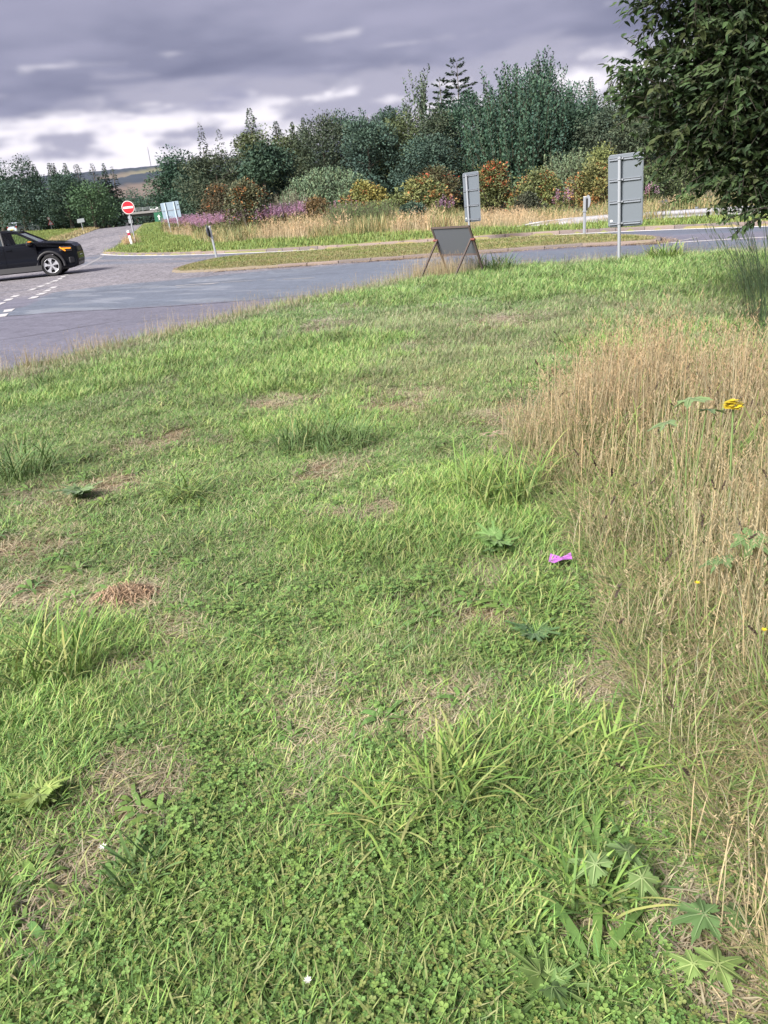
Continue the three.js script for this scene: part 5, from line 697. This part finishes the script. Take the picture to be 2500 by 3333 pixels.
(() => {
  const r = rng(61), x = 3.98, z = -7.6, t = thing('broom_shrub', 'dark green wiry broom shrub of upright stems at the lawn edge below the near tree', 'shrub', [x, lawnY(x, z), z]), g = new Geo();
  for (let k = 0; k < 130; k++) { const a = r() * 6.28, q = 0.34 * Math.sqrt(r()), L = 0.6 + 0.6 * r(), o = (0.15 + 0.55 * r()) * L, bx = Math.cos(a) * q, bz = Math.sin(a) * q, c = jit([0.035, 0.06, 0.025], r, 0.3), side = [-Math.sin(a), 0, Math.cos(a)]; g.strip([[bx, 0, bz], [bx + Math.cos(a) * o * 0.4, L * 0.6, bz + Math.sin(a) * o * 0.4], [bx + Math.cos(a) * o, L, bz + Math.sin(a) * o]], [0.009, 0.007, 0.003], side, c); for (let j = 0; j < 8; j++) { const u = 0.3 + 0.65 * r(), f = u * u, b = a + R2(r, 0.8); g.leaf(bx + Math.cos(a) * o * f, L * u, bz + Math.sin(a) * o * f, Math.cos(b) * 0.4, 0.9, Math.sin(b) * 0.4, -Math.sin(b), 0, Math.cos(b), 0.05 + 0.09 * r(), 0.006, c, 0); } }
  part('stems', g.build(), foliageMat, t);
})();

// ---------------------------------------------------------------- the lawn: grass, clover, straw
const GC = { fresh: [[0.215, 0.36, 0.07], [0.17, 0.315, 0.06], [0.275, 0.395, 0.085], [0.105, 0.225, 0.048], [0.36, 0.39, 0.13]], mid: [[0.165, 0.295, 0.065], [0.13, 0.25, 0.056], [0.225, 0.325, 0.085], [0.30, 0.34, 0.13], [0.075, 0.16, 0.04], [0.48, 0.42, 0.27], [0.2, 0.34, 0.07], [0.40, 0.345, 0.21], [0.14, 0.275, 0.065], [0.06, 0.13, 0.035]], dull: [[0.22, 0.265, 0.10], [0.28, 0.285, 0.135], [0.35, 0.30, 0.18], [0.17, 0.225, 0.08]], straw: [[0.42, 0.345, 0.225], [0.34, 0.27, 0.175], [0.26, 0.205, 0.14], [0.2, 0.22, 0.09]] };
const tipc = [0.42, 0.36, 0.17], pale = [0.2, 0.22, 0.09];
const tufts = {
  fresh: [11, 12].map((s) => tuftGeo({ seed: s, n: 32, spread: 0.06, len: 0.07, wid: 0.0034, lean: [0.6, 1.75], curl: 0.25, more: 0.3, cols: GC.fresh, base: pale, tipc })),
  mid: [21, 22, 23].map((s) => tuftGeo({ seed: s, n: 38, spread: 0.07, len: 0.052, wid: 0.0028, lean: [0.85, 1.95], curl: 0.22, more: 0.2, cols: GC.mid, base: pale, tipc })),
  dull: [31, 32].map((s) => tuftGeo({ seed: s, n: 32, spread: 0.065, len: 0.056, wid: 0.0022, lean: [0.6, 1.9], curl: 0.2, more: 0.2, cols: GC.dull, tipc })),
  straw: [41, 42].map((s) => tuftGeo({ seed: s, n: 16, spread: 0.06, len: 0.075, wid: 0.0026, lean: [1.25, 1.65], curl: 0.2, cols: GC.straw })),
  wide: [51, 52].map((s) => tuftGeo({ seed: s, n: 6, spread: 0.04, len: 0.1, wid: 0.0075, lean: [0.9, 1.8], curl: 0.3, more: 0.3, cols: [...GC.fresh, ...GC.mid], base: pale, tipc, seg: 4 })),
};
(() => {
  const r = rng(314), lists = {}, clover = [], tallNear = [], tallDry = [], broad = [], flowers = [];
  const put = (kind, x, z, s, sy, c) => { const k = kind + ((r() * tufts[kind].length) | 0); (lists[k] ??= []).push([M4(x, lawnY(x, z) - 0.002, z, r() * 6.28, s, sy), ...c]); };
  const N = 520000;
  for (let k = 0; k < N; k++) {
    const u = r(), dist = 0.55 + 17 * Math.pow(u, 1.75), a = (r() - 0.5) * 1.5, x = Math.sin(a) * dist, z = -Math.cos(a) * dist;
    // thickness per square metre falls off with distance
    const dens = clamp(2100 / Math.pow(Math.max(dist, 1) / 2.0, 1.2), 170, 2100), made = N * (1 / (17 * 1.75 * Math.pow(u, 0.75))) / (1.5 * dist); if (r() > dens / made) continue;
    if (!seen(x, 0.05, z, 0.1) || lawnS(x, z) < 0.04) continue;
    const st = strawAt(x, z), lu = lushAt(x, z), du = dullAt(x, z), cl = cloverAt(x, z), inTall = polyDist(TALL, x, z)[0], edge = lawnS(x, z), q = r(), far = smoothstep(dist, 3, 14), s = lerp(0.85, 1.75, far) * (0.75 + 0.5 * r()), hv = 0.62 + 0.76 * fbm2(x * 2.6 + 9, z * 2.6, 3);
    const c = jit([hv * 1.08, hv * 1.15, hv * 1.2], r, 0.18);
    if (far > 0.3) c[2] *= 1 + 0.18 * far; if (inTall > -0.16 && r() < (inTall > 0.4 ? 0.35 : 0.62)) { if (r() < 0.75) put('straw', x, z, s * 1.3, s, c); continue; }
    if (edge < 0.7 && q < 0.6) { put(q < 0.3 ? 'straw' : 'dull', x, z, s * 1.1, s * 1.7, c); continue; }
    if (q < st * 0.8) { if (q < st * 0.55) put('straw', x, z, s * 1.1, s, c); continue; }
    if (r() < du * 0.8) { put('dull', x, z, s, s * 1.15, c); continue; }
    if (r() < lu * 0.75) { put('fresh', x, z, s * (1 + 0.2 * lu), s * (0.95 + 0.3 * lu), c); continue; }
    if (dist < 7 && r() < 0.10) { put('wide', x, z, s * 0.9, s * 0.85, c); continue; }
    put('mid', x, z, s, s * (1 - 0.15 * cl), c);
  }
  const say = { fresh: 'fresh bright green grass in the lush patches of the lawn', mid: 'short mixed green grass all over the lawn', dull: 'dull olive and fading grass in the dry parts of the lawn', straw: 'dead straw coloured grass lying in the worn patches', wide: 'broad bladed grass sprinkled through the lawn' };
  for (const k of Object.keys(lists).sort()) { const kind = k.replace(/\d+$/, ''), i = +k.slice(kind.length); instanced('lawn_grass', tufts[kind][i], thinLeafMat, lists[k], say[kind] + ['', ', darker mix', ', paler mix'][i]); }
  // clover
  const cg = new Geo(), cr = rng(8); for (let k = 0; k < 34; k++) { const a = cr() * 6.28, q = 0.055 * Math.sqrt(cr()), x = Math.cos(a) * q, z = Math.sin(a) * q, y = 0.012 + 0.028 * cr(), col = jit([[0.14, 0.25, 0.06], [0.18, 0.29, 0.075], [0.11, 0.20, 0.05], [0.2, 0.25, 0.08]][(cr() * 4) | 0], cr, 0.3), tx = R2(cr, 0.5), tz = R2(cr, 0.5), ph = cr() * 6.28, L = 0.0036 + 0.0036 * cr(); cg.strip([[x, 0, z], [x, y, z]], [0.0014, 0.001], [1, 0, 0], [0.1, 0.16, 0.06]); for (let j = 0; j < 3; j++) { const b = ph + j * 2.094, o = cg.v(x, y, z, col), p = (t, w) => { const dx = Math.cos(b) * L * t - Math.sin(b) * L * w, dz = Math.sin(b) * L * t + Math.cos(b) * L * w; return cg.v(x + dx, y + dx * tx + dz * tz + 0.12 * L * Math.abs(w) * 2, z + dz, col); }; const m = p(1.02, 0), l1 = p(0.45, 0.5), l2 = p(0.95, 0.42), r1 = p(0.45, -0.5), r2 = p(0.95, -0.42); cg.i.push(o, m, l2, o, l2, l1, o, r2, m, o, r1, r2); } }
  const cloverG = cg.build();
  for (let k = 0; k < 34000; k++) { const dist = 0.6 + 6 * r(), a = (r() - 0.5) * 1.6, x = Math.sin(a) * dist, z = -Math.cos(a) * dist; if (!seen(x, 0.05, z, 0.1) || r() > cloverAt(x, z) * 0.15 + 0.012 || polyDist(TALL, x, z)[0] > 0.1 || strawAt(x, z) > 0.5) continue; clover.push([M4(x, lawnY(x, z), z, r() * 6.28, 0.8 + 0.6 * r()), ...jit([1, 1, 1], r, 0.2)]); }
  instanced('clover', cloverG, thinLeafMat, clover, 'green clover leaves carpeting parts of the lawn');
  // plantain and other flat broad leaves
  const bg = new Geo(), br = rng(18); for (let k = 0; k < 6; k++) { const a = k * 1.05 + R2(br, 0.5), L = 0.07 + 0.06 * br(), ca = Math.cos(a), sa = Math.sin(a), c = jit([0.10, 0.19, 0.045], br, 0.25); bg.strip([[ca * 0.008, 0.004, sa * 0.008], [ca * L * 0.35, 0.02, sa * L * 0.35], [ca * L * 0.7, 0.024, sa * L * 0.7], [ca * L, 0.012, sa * L]], [0.005, 0.02, 0.018, 0], [-sa, 0.25, ca], c); }
  const broadG = bg.build(); for (let k = 0; k < 2600; k++) { const dist = 0.8 + 6 * r(), a = (r() - 0.5) * 1.5, x = Math.sin(a) * dist, z = -Math.cos(a) * dist; if (!seen(x, 0.05, z, 0.1) || r() > 0.08 + 0.12 * strawAt(x, z)) continue; broad.push([M4(x, lawnY(x, z) + 0.006, z, r() * 6.28, 0.5 + 0.5 * r()), ...jit([1.3, 1.2, 1.2], r, 0.3)]); }
  instanced('plantain', broadG, thinLeafMat, broad, 'small flat plantain rosettes pressed among the grass');
  // tall grass at the side: straw stalks with seed heads over a green base
  const stalk = [61, 62, 63].map((s) => tuftGeo({ seed: s, n: 9, spread: 0.09, len: 0.6, wid: 0.0024, lean: [0.02, 0.3], curl: 0.2, start: 0.5, cols: [[0.44, 0.365, 0.23], [0.37, 0.305, 0.185], [0.52, 0.44, 0.30], [0.37, 0.345, 0.18]], seg: 5, head: 0.75, headc: [0.40, 0.31, 0.19], headl: 0.075, headw: 0.004, spk: 7 }));
  const stalkLow = [64, 65].map((s) => tuftGeo({ seed: s, n: 12, spread: 0.09, len: 0.32, wid: 0.0028, lean: [0.1, 1.0], curl: 0.5, cols: [[0.46, 0.38, 0.235], [0.40, 0.34, 0.2], [0.25, 0.28, 0.11], [0.16, 0.235, 0.07], [0.42, 0.34, 0.21], [0.32, 0.26, 0.16]], seg: 5 }));
  const blades = [66, 67].map((s) => tuftGeo({ seed: s, n: 11, spread: 0.07, len: 0.34, wid: 0.006, lean: [0.1, 1.0], curl: 0.7, cols: [[0.14, 0.25, 0.055], [0.19, 0.285, 0.07], [0.25, 0.29, 0.10], [0.12, 0.21, 0.05]], seg: 5, tipc, base: pale }));
  const T = [[], [], []], TL = [[], []], TB = [[], []];
  for (let k = 0; k < 60000; k++) {
    const x = lerp(0.5, 7, Math.pow(r(), 1.5)), z = lerp(-7, 0.2, r()), s = polyDist(TALL, x, z)[0]; if (s < 0 || lawnS(x, z) < 0.1) continue; const d = Math.hypot(x, z); if (d < 0.75) continue; if (r() > clamp(2.0 / d + 0.12, 0.1, 1)) continue;
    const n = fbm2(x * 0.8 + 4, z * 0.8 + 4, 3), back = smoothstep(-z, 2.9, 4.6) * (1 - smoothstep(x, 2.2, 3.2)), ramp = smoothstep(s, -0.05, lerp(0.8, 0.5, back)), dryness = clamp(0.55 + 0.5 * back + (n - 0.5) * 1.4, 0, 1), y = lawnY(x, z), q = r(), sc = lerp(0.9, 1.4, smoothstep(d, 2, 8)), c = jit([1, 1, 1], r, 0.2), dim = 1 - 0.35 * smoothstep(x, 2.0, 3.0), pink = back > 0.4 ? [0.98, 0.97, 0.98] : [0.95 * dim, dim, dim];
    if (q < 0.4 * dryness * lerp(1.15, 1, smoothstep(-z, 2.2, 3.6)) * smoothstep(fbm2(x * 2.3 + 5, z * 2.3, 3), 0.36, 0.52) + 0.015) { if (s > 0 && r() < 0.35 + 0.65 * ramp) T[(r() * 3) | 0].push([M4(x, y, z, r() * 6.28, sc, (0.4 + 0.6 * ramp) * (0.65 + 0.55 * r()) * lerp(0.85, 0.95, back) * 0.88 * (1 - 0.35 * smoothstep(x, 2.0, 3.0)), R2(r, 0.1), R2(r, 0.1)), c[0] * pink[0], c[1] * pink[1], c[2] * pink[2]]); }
    else if (q < 0.52) TL[(r() * 2) | 0].push([M4(x, y, z, r() * 6.28, sc * lerp(0.75, 1, ramp), 0.22 + 0.75 * ramp * (0.4 + 0.6 * r())), ...c]);
    else if (q < 0.52 + 0.3 * (1 - dryness) + 0.04) TB[(r() * 2) | 0].push([M4(x, y, z, r() * 6.28, sc * lerp(0.75, 1, ramp), 0.3 + 0.8 * ramp * (0.5 + 0.5 * r())), ...c]);
  }
  T.forEach((l, i) => instanced('tall_grass', stalk[i], thinLeafMat, l, 'tall straw coloured grass with seed heads beside the lawn' + ['', ', paler stalks', ', darker stalks'][i])); TL.forEach((l, i) => instanced('tangled_grass', stalkLow[i], thinLeafMat, l, 'tangled fading grass under the tall stalks' + ['', ', greener tangle'][i])); TB.forEach((l, i) => instanced('green_blades', blades[i], thinLeafMat, l, 'green grass blades among the tall stalks' + ['', ', broader blades'][i]));
  // fringe of stalks along the asphalt and round the frame sign
  const fr = []; for (let k = 0; k < 2600; k++) { const p = NEAR_EDGE[(r() * NEAR_EDGE.length) | 0], x = p[0] + R2(r, 0.9), z = p[1] + R2(r, 0.9), s = lawnS(x, z); if (s < 0.05 || s > 0.65 || !seen(x, 0.2, z, 0.1)) continue; fr.push([M4(x, lawnY(x, z), z, r() * 6.28, 0.8, 0.22 + 0.3 * r() * r()), ...jit([1, 1, 1], r, 0.2)]); }
  for (let k = 0; k < 320; k++) { const x = 1.5 + R2(r, 1.5), z = -15.6 + R2(r, 0.8), s = lawnS(x, z); if (s < 0.02) continue; fr.push([M4(x, lawnY(x, z), z, r() * 6.28, 0.9, 0.25 + 0.4 * r()), ...jit([1.0, 1.0, 1.05], r, 0.2)]); }
  instanced('edge_grass', stalk[0], thinLeafMat, fr, 'thin dry stalks along the asphalt edge and round the frame sign');
})();

// single tussocks standing out of the lawn
(() => {
  const tus = (label, x, z, n, len, wid, cols, lean, seed, spread = 0.09) => { const t = thing('grass_tussock', label, 'grass tussock', [x, lawnY(x, z), z]); part('blades', tuftGeo({ seed, n, spread, len, wid, lean, curl: 0.7, cols, seg: 7, base: [0.15, 0.2, 0.07], tipc }), thinLeafMat, t); };
  const B = GC.fresh, D = [[0.10, 0.2, 0.06], [0.13, 0.23, 0.065], [0.085, 0.165, 0.05]];
  tus('bright green tussock of arching blades nearest the camera in the middle of the lawn', 0.1, -1.62, 150, 0.2, 0.0055, B, [0.1, 1.2], 201);
  tus('low spreading tussock touching the bright arching one', -0.09, -1.55, 90, 0.17, 0.005, B, [0.7, 1.5], 202);
  tus('dark green tussock beyond the path, wide and low', -0.25, -4.9, 220, 0.26, 0.006, D, [0.2, 1.3], 203, 0.2);
  tus('dark bluish tussock beside the wide low dark one', -0.55, -4.98, 140, 0.26, 0.006, D, [0.1, 1.0], 204, 0.14);
  tus('large bluish green tussock at the left edge of the lawn behind a bare patch', -2.3, -4.95, 240, 0.3, 0.007, D, [0.2, 1.2], 205, 0.24);
  tus('mid green tussock with long drooping blades between two bare patches', -1.1, -4.2, 120, 0.24, 0.006, [...D, ...B], [0.4, 1.35], 206, 0.12);
  tus('tall bright tussock at the edge of the lawn near the straw clump', -1.22, -2.45, 150, 0.26, 0.006, B, [0.1, 0.9], 207, 0.14);
  tus('lush tussock where the lawn meets the tall straw grass', 0.6, -3.75, 230, 0.3, 0.006, B, [0.15, 1.1], 208, 0.24);
  tus('bright low tussock just behind the purple litter', 0.52, -2.62, 130, 0.13, 0.004, B, [0.4, 1.3], 209, 0.12);
  tus('green tussock under the straw patch by the tall grass', 0.5, -1.72, 170, 0.16, 0.0055, B, [0.5, 1.4], 210, 0.16);
  tus('bushy tussock of tall green blades just right of the wide sign post', 5.4, -14.5, 240, 0.36, 0.012, B, [0.1, 0.8], 211, 0.3);
  tus('dark tussock at the foot of the folding frame sign', 2.5, -15.3, 240, 0.4, 0.012, D, [0.2, 1.0], 212, 0.4);
  tus('narrow tussock of upright blades at the bottom edge near the big lobed leaves', 0.36, -1.27, 80, 0.14, 0.006, B, [0.2, 1.1], 213, 0.06);
  tus('small tussock of short thick blades in the worn patch', -0.66, -1.46, 70, 0.1, 0.007, D, [0.2, 1.1], 214, 0.06);
})();

// weeds with large lobed leaves, flowers and litter
function lobedLeaf(L, lobes, col, r, teeth = 0.1) {                               // a palm shaped, toothed leaf lying in x-z with a cupped surface
  const g = new Geo(), n = 64, c = g.v(0, 0.0, L * 0.12, col), rim = [];
  for (let k = 0; k <= n; k++) { const a = -Math.PI * 0.94 + (k / n) * Math.PI * 1.88; let q = 0.46; for (const [la, ll, lw] of lobes) q = Math.max(q, ll * Math.exp(-(((a - la) / lw) ** 2))); q *= L * (1 + teeth * (k % 2 ? 1 : -1) * (0.6 + 0.4 * r())); const y = 0.1 * q * Math.cos(a * 5) - (0.25 * q * q) / L; rim.push(g.v(Math.sin(a) * q, y, L * 0.12 + Math.cos(a) * q, jit(col, r, 0.08))); }
  for (let k = 0; k < n; k++) g.i.push(c, rim[k], rim[k + 1]);
  const vein = [col[0] * 1.7 + 0.02, col[1] * 1.45 + 0.02, col[2] * 1.7 + 0.02];                     // raised midribs out to each lobe
  for (const [la, ll] of lobes) { const at = (u) => { const q = ll * L * u; return [Math.sin(la) * q, 0.1 * q * Math.cos(la * 5) - (0.25 * q * q) / L + 0.0022, L * 0.12 + Math.cos(la) * q]; }; g.strip([at(0.02), at(0.4), at(0.85)], [0.0034, 0.0024, 0.0008], [Math.cos(la), 0, -Math.sin(la)], vein); }
  return g.build(true);
}
(() => {
  const r = rng(55), hogL = [[0, 0.95, 0.34], [0.85, 0.84, 0.36], [-0.85, 0.84, 0.36], [1.75, 0.74, 0.4], [-1.75, 0.74, 0.4], [2.6, 0.55, 0.35], [-2.6, 0.55, 0.35]];
  const stemMat = std([0.16, 0.24, 0.08], 0.8);
  const weed = (name, label, x, z, leaves, col) => { const t = thing(name, label, 'weed', [x, lawnY(x, z), z]); for (const [dx, dy, dz, L, turn, tilt, roll] of leaves) { const m = part('leaf', lobedLeaf(L, hogL, jit(col, r, 0.15), r), thinLeafMat, t); m.position.set(dx, dy, dz); m.rotation.set(tilt, turn, roll, 'YXZ'); part('stalk', beam([0, -0.02, 0], [dx, dy + 0.002, dz], 0.0026, 6), stemMat, t); } };
  weed('hogweed_plant', 'grey green hogweed with two or three lobed leaves beside the narrow bottom tussock', 0.42, -1.3, [[-0.03, 0.09, 0.01, 0.07, -2.2, 0.15, -0.1], [0.035, 0.1, -0.01, 0.062, 2.5, 0.35, 0.25], [0.05, 0.075, 0.03, 0.06, 0.7, 0.5, 0.1]], [0.17, 0.26, 0.09]);
  weed('hogweed_plant', 'dark lobed hogweed leaf low among the straw stems', 0.6, -1.17, [[-0.02, 0.06, 0, 0.075, -1.6, 0.1, 0.05], [0.03, 0.055, 0.0, 0.06, 1.2, 0.1, -0.1]], [0.11, 0.19, 0.06]);
  weed('hogweed_plant', 'pale lobed hogweed leaf at the very bottom of the tall grass', 0.53, -1.05, [[0.01, 0.06, 0.0, 0.07, 1.9, 0.15, 0.1], [-0.02, 0.05, -0.01, 0.055, -2.4, 0.1, 0]], [0.21, 0.31, 0.09]);
  weed('hogweed_plant', 'leafy lobed plant among the tall stalks behind the yellow dot flower', 1.2, -2.38, [[0, 0.3, 0, 0.1, 0.4, 0.2, 0.2], [-0.08, 0.24, 0.03, 0.09, -1.8, 0.3, 0.1], [0.07, 0.22, 0.02, 0.09, 2.1, 0.3, -0.2]], [0.13, 0.22, 0.08]);
  weed('hogweed_plant', 'light green three leaved plant next to the ragwort flower', 1.27, -3.05, [[-0.02, 0.6, 0, 0.1, 0.3, -0.2, 0.1], [-0.1, 0.52, 0.02, 0.09, -1.5, 0.2, 0.2], [0.06, 0.55, 0.0, 0.08, 1.7, 0.1, -0.2]], [0.17, 0.26, 0.11]);
  // rosettes of long toothed leaves
  const longL = [[0, 1, 0.22], [0.5, 0.6, 0.2], [-0.5, 0.6, 0.2], [1.1, 0.42, 0.2], [-1.1, 0.42, 0.2]];
  const rosette = (name, label, x, z, n, L, col, up) => { const t = thing(name, label, 'weed', [x, lawnY(x, z), z]); for (let k = 0; k < n; k++) { const m = part('leaf', lobedLeaf(L * (0.7 + 0.5 * r()), longL, jit(col, r, 0.2), r, 0.14), thinLeafMat, t), a = (k / n) * 6.28 + R2(r, 0.4); m.position.set(Math.sin(a) * L * 0.15, 0.03 + up * r(), Math.cos(a) * L * 0.15); m.rotation.set(-0.25 - 0.3 * r(), a, R2(r, 0.2), 'YXZ'); m.scale.x = 0.8; } };
  rosette('thistle_rosette', 'light green toothed rosette left of the purple litter', 0.46, -3.05, 9, 0.11, [0.15, 0.27, 0.08], 0.06);
  rosette('ragwort_rosette', 'curly lobed rosette at the bottom edge below the arching tussock', 0.23, -1.07, 9, 0.075, [0.13, 0.22, 0.06], 0.03);
  rosette('dock_plant', 'broad pale leaved plant beside the large bluish tussock', -1.75, -4.35, 7, 0.13, [0.15, 0.24, 0.10], 0.03);
  rosette('dandelion_rosette', 'flat toothed rosette in the dark clover near the tall grass', 0.47, -2.35, 8, 0.09, [0.10, 0.19, 0.07], 0.02);
  rosette('dock_plant', 'yellowish broad leaved plant at the left border of the lawn', -1.0, -1.75, 7, 0.08, [0.2, 0.28, 0.07], 0.03);
  const strap = (label, x, z, n, L, seed) => { const t = thing('ribwort_plant', label, 'weed', [x, lawnY(x, z), z]), q = rng(seed); for (let k = 0; k < n; k++) { const a = (k / n) * 6.28 + R2(q, 0.5), l = L * (0.7 + 0.5 * q()), ca = Math.cos(a), sa = Math.sin(a), g = new Geo(), c = jit([0.12, 0.22, 0.05], q, 0.2); g.strip([0, 0.15, 0.35, 0.6, 0.85, 1].map((u) => [ca * l * u, 0.012 + 0.35 * l * u * (1 - u) * 1.6, sa * l * u]), [0.005, 0.012, 0.02, 0.019, 0.011, 0], [-sa, 0.2, ca], c); part('leaf', g.build(), thinLeafMat, t); } };
  strap('strap leaved ribwort at the bottom edge in front of the arching tussock', 0.1, -1.09, 9, 0.15, 71); strap('long strap leaved ribwort beside the pale lobed hogweed', 0.33, -1.1, 9, 0.2, 72); strap('strap leaved ribwort in the lower left corner of the lawn', -0.55, -1.2, 9, 0.13, 73); strap('ribwort with upright straps behind the hogweed with lobed leaves', 0.42, -1.42, 10, 0.16, 74);
  // ragwort in flower
  const rg = thing('ragwort_plant', 'yellow ragwort flower head on a tall stem in the dry grass', 'flower', [1.38, lawnY(1.38, -2.93), -2.93]); part('stem', new THREE.TubeGeometry(new THREE.CatmullRomCurve3([V(0.02, 0, 0), V(0.01, 0.3, 0), V(0, 0.6, 0)]), 8, 0.004, 6), stemMat, rg);
  const yel = std([0.55, 0.42, 0.015], 0.8); for (let k = 0; k < 60; k++) { const a = r() * 6.28, q = 0.03 * Math.sqrt(r()), m = part('flower', (() => { const g = new Geo(); for (let j = 0; j < 9; j++) { const b = (j / 9) * 6.28; g.leaf(0, 0, 0, Math.cos(b), 0.15, Math.sin(b), 0, 1, 0, 0.014, 0.006, [1, 1, 1], 0); } return g.build(); })(), yel, rg); m.position.set(Math.cos(a) * q, 0.6 + 0.025 * r() - q * 0.8, Math.sin(a) * q); m.rotation.set(R2(r, 0.4), 0, R2(r, 0.4)); }
  const dot = (label, x, z, h, s, mat) => { const t = thing('small_flower', label, 'flower', [x, lawnY(x, z), z]); part('stem', beam([0, 0, 0], [0, h, 0], 0.0014, 5), stemMat, t); const g = new Geo(); for (let j = 0; j < 12; j++) { const b = (j / 12) * 6.28; g.leaf(0, 0, 0, Math.cos(b), 0.25 + 0.3 * (j % 2), Math.sin(b), 0, 1, 0, s, s * 0.4, [1, 1, 1], 0); } part('petals', g.build(), mat, t).position.y = h; };
  dot('single yellow dandelion like flower in the tall grass below the leafy lobed plant', 0.96, -2.19, 0.25, 0.011, yel); dot('single yellow flower at the side edge of the tall grass', 1.02, -1.88, 0.25, 0.010, yel);
  const wm = std([0.7, 0.7, 0.62], 0.8); dot('white clover flower in the worn patch at the left', -0.78, -1.55, 0.03, 0.011, wm); dot('white clover flower low down in the clover near the bottom', -0.24, -1.12, 0.04, 0.009, wm);
  // dark plantain heads on wiry stems, too many to count
  const pl = tuftGeo({ seed: 88, n: 3, spread: 0.1, len: 0.45, wid: 0.0022, lean: [0.05, 0.4], cols: [[0.12, 0.1, 0.05]], seg: 4, head: 1, headc: [0.045, 0.03, 0.02], headl: 0.035, headw: 0.008, spk: 9 }), it = []; for (let k = 0; k < 260; k++) { const x = lerp(0.6, 5.5, r()), z = lerp(-9, -1.2, r()); if (polyDist(TALL, x, z)[0] < -0.2) continue; it.push([M4(x, lawnY(x, z), z, r() * 6.28, 1, 0.8 + 0.5 * r()), 1, 1, 1]); }
  instanced('plantain_heads', pl, foliageMat, it, 'dark brown plantain seed heads among the straw grass');
  // purple paper litter, folded
  const pp = new Geo(); [[-0.06, 0.012, 0.0], [-0.03, 0.03, -0.045], [0.02, 0.012, -0.02], [0.075, 0.02, -0.035], [0.06, 0.006, 0.012], [0.0, 0.022, 0.028], [-0.04, 0.006, 0.018]].forEach((p) => pp.v(...p, [1, 1, 1])); pp.i.push(0, 6, 2, 0, 2, 1, 6, 5, 2, 2, 5, 4, 2, 4, 3); const lit = thing('paper_litter', 'crumpled purple piece of paper lying at the edge of the tall grass', 'litter', [0.69, lawnY(0.69, -2.87) + 0.04, -2.87], 0.2); lit.scale.setScalar(0.82); part('sheet', pp.build(), std([0.40, 0.13, 0.47], 0.7), lit);
  // clump of cut straw
  const sc = thing('straw_clump', 'small brown heap of cut straw on the bare patch', 'straw clump', [-1.12, lawnY(-1.12, -3.0), -3.0]), sg = new Geo(); for (let k = 0; k < 420; k++) { const a = r() * 6.28, q = 0.1 * Math.sqrt(r()), x = Math.cos(a) * q * 1.3, z = Math.sin(a) * q * 0.8, y = 0.055 * Math.max(0, 1 - (q / 0.1) ** 2) * r() + 0.006, b = r() * 6.28, L = 0.04 + 0.07 * r(); sg.strip([[x - Math.cos(b) * L * 0.5, Math.max(0.002, y - 0.01), z - Math.sin(b) * L * 0.5], [x, y + 0.012, z], [x + Math.cos(b) * L * 0.5, Math.max(0.002, y - 0.012), z + Math.sin(b) * L * 0.5]], [0.0022, 0.003, 0.002], [-Math.sin(b), 0.3, Math.cos(b)], jit([[0.3, 0.2, 0.125], [0.24, 0.16, 0.1], [0.36, 0.26, 0.17]][(r() * 3) | 0], r, 0.25)); } part('straws', sg.build(), foliageMat, sc).userData.kind = 'stuff';
  // a weathered piece of board at the foot of the straw grass
  const wb = thing('weathered_board', 'short grey weathered board lying at the foot of the straw grass', 'board', [0.74, lawnY(0.74, -4.85) + 0.012, -4.85], 0.25); for (let k = 0; k < 5; k++) part('splinter', box(0.17 - 0.02 * r(), 0.012, 0.016, 0.01 * r(), 0.004 * r(), (k - 2) * 0.0172, 0.003), std(jit([0.33, 0.25, 0.2], r, 0.15), 0.9), wb);
})();
renderer.render(scene, camera);
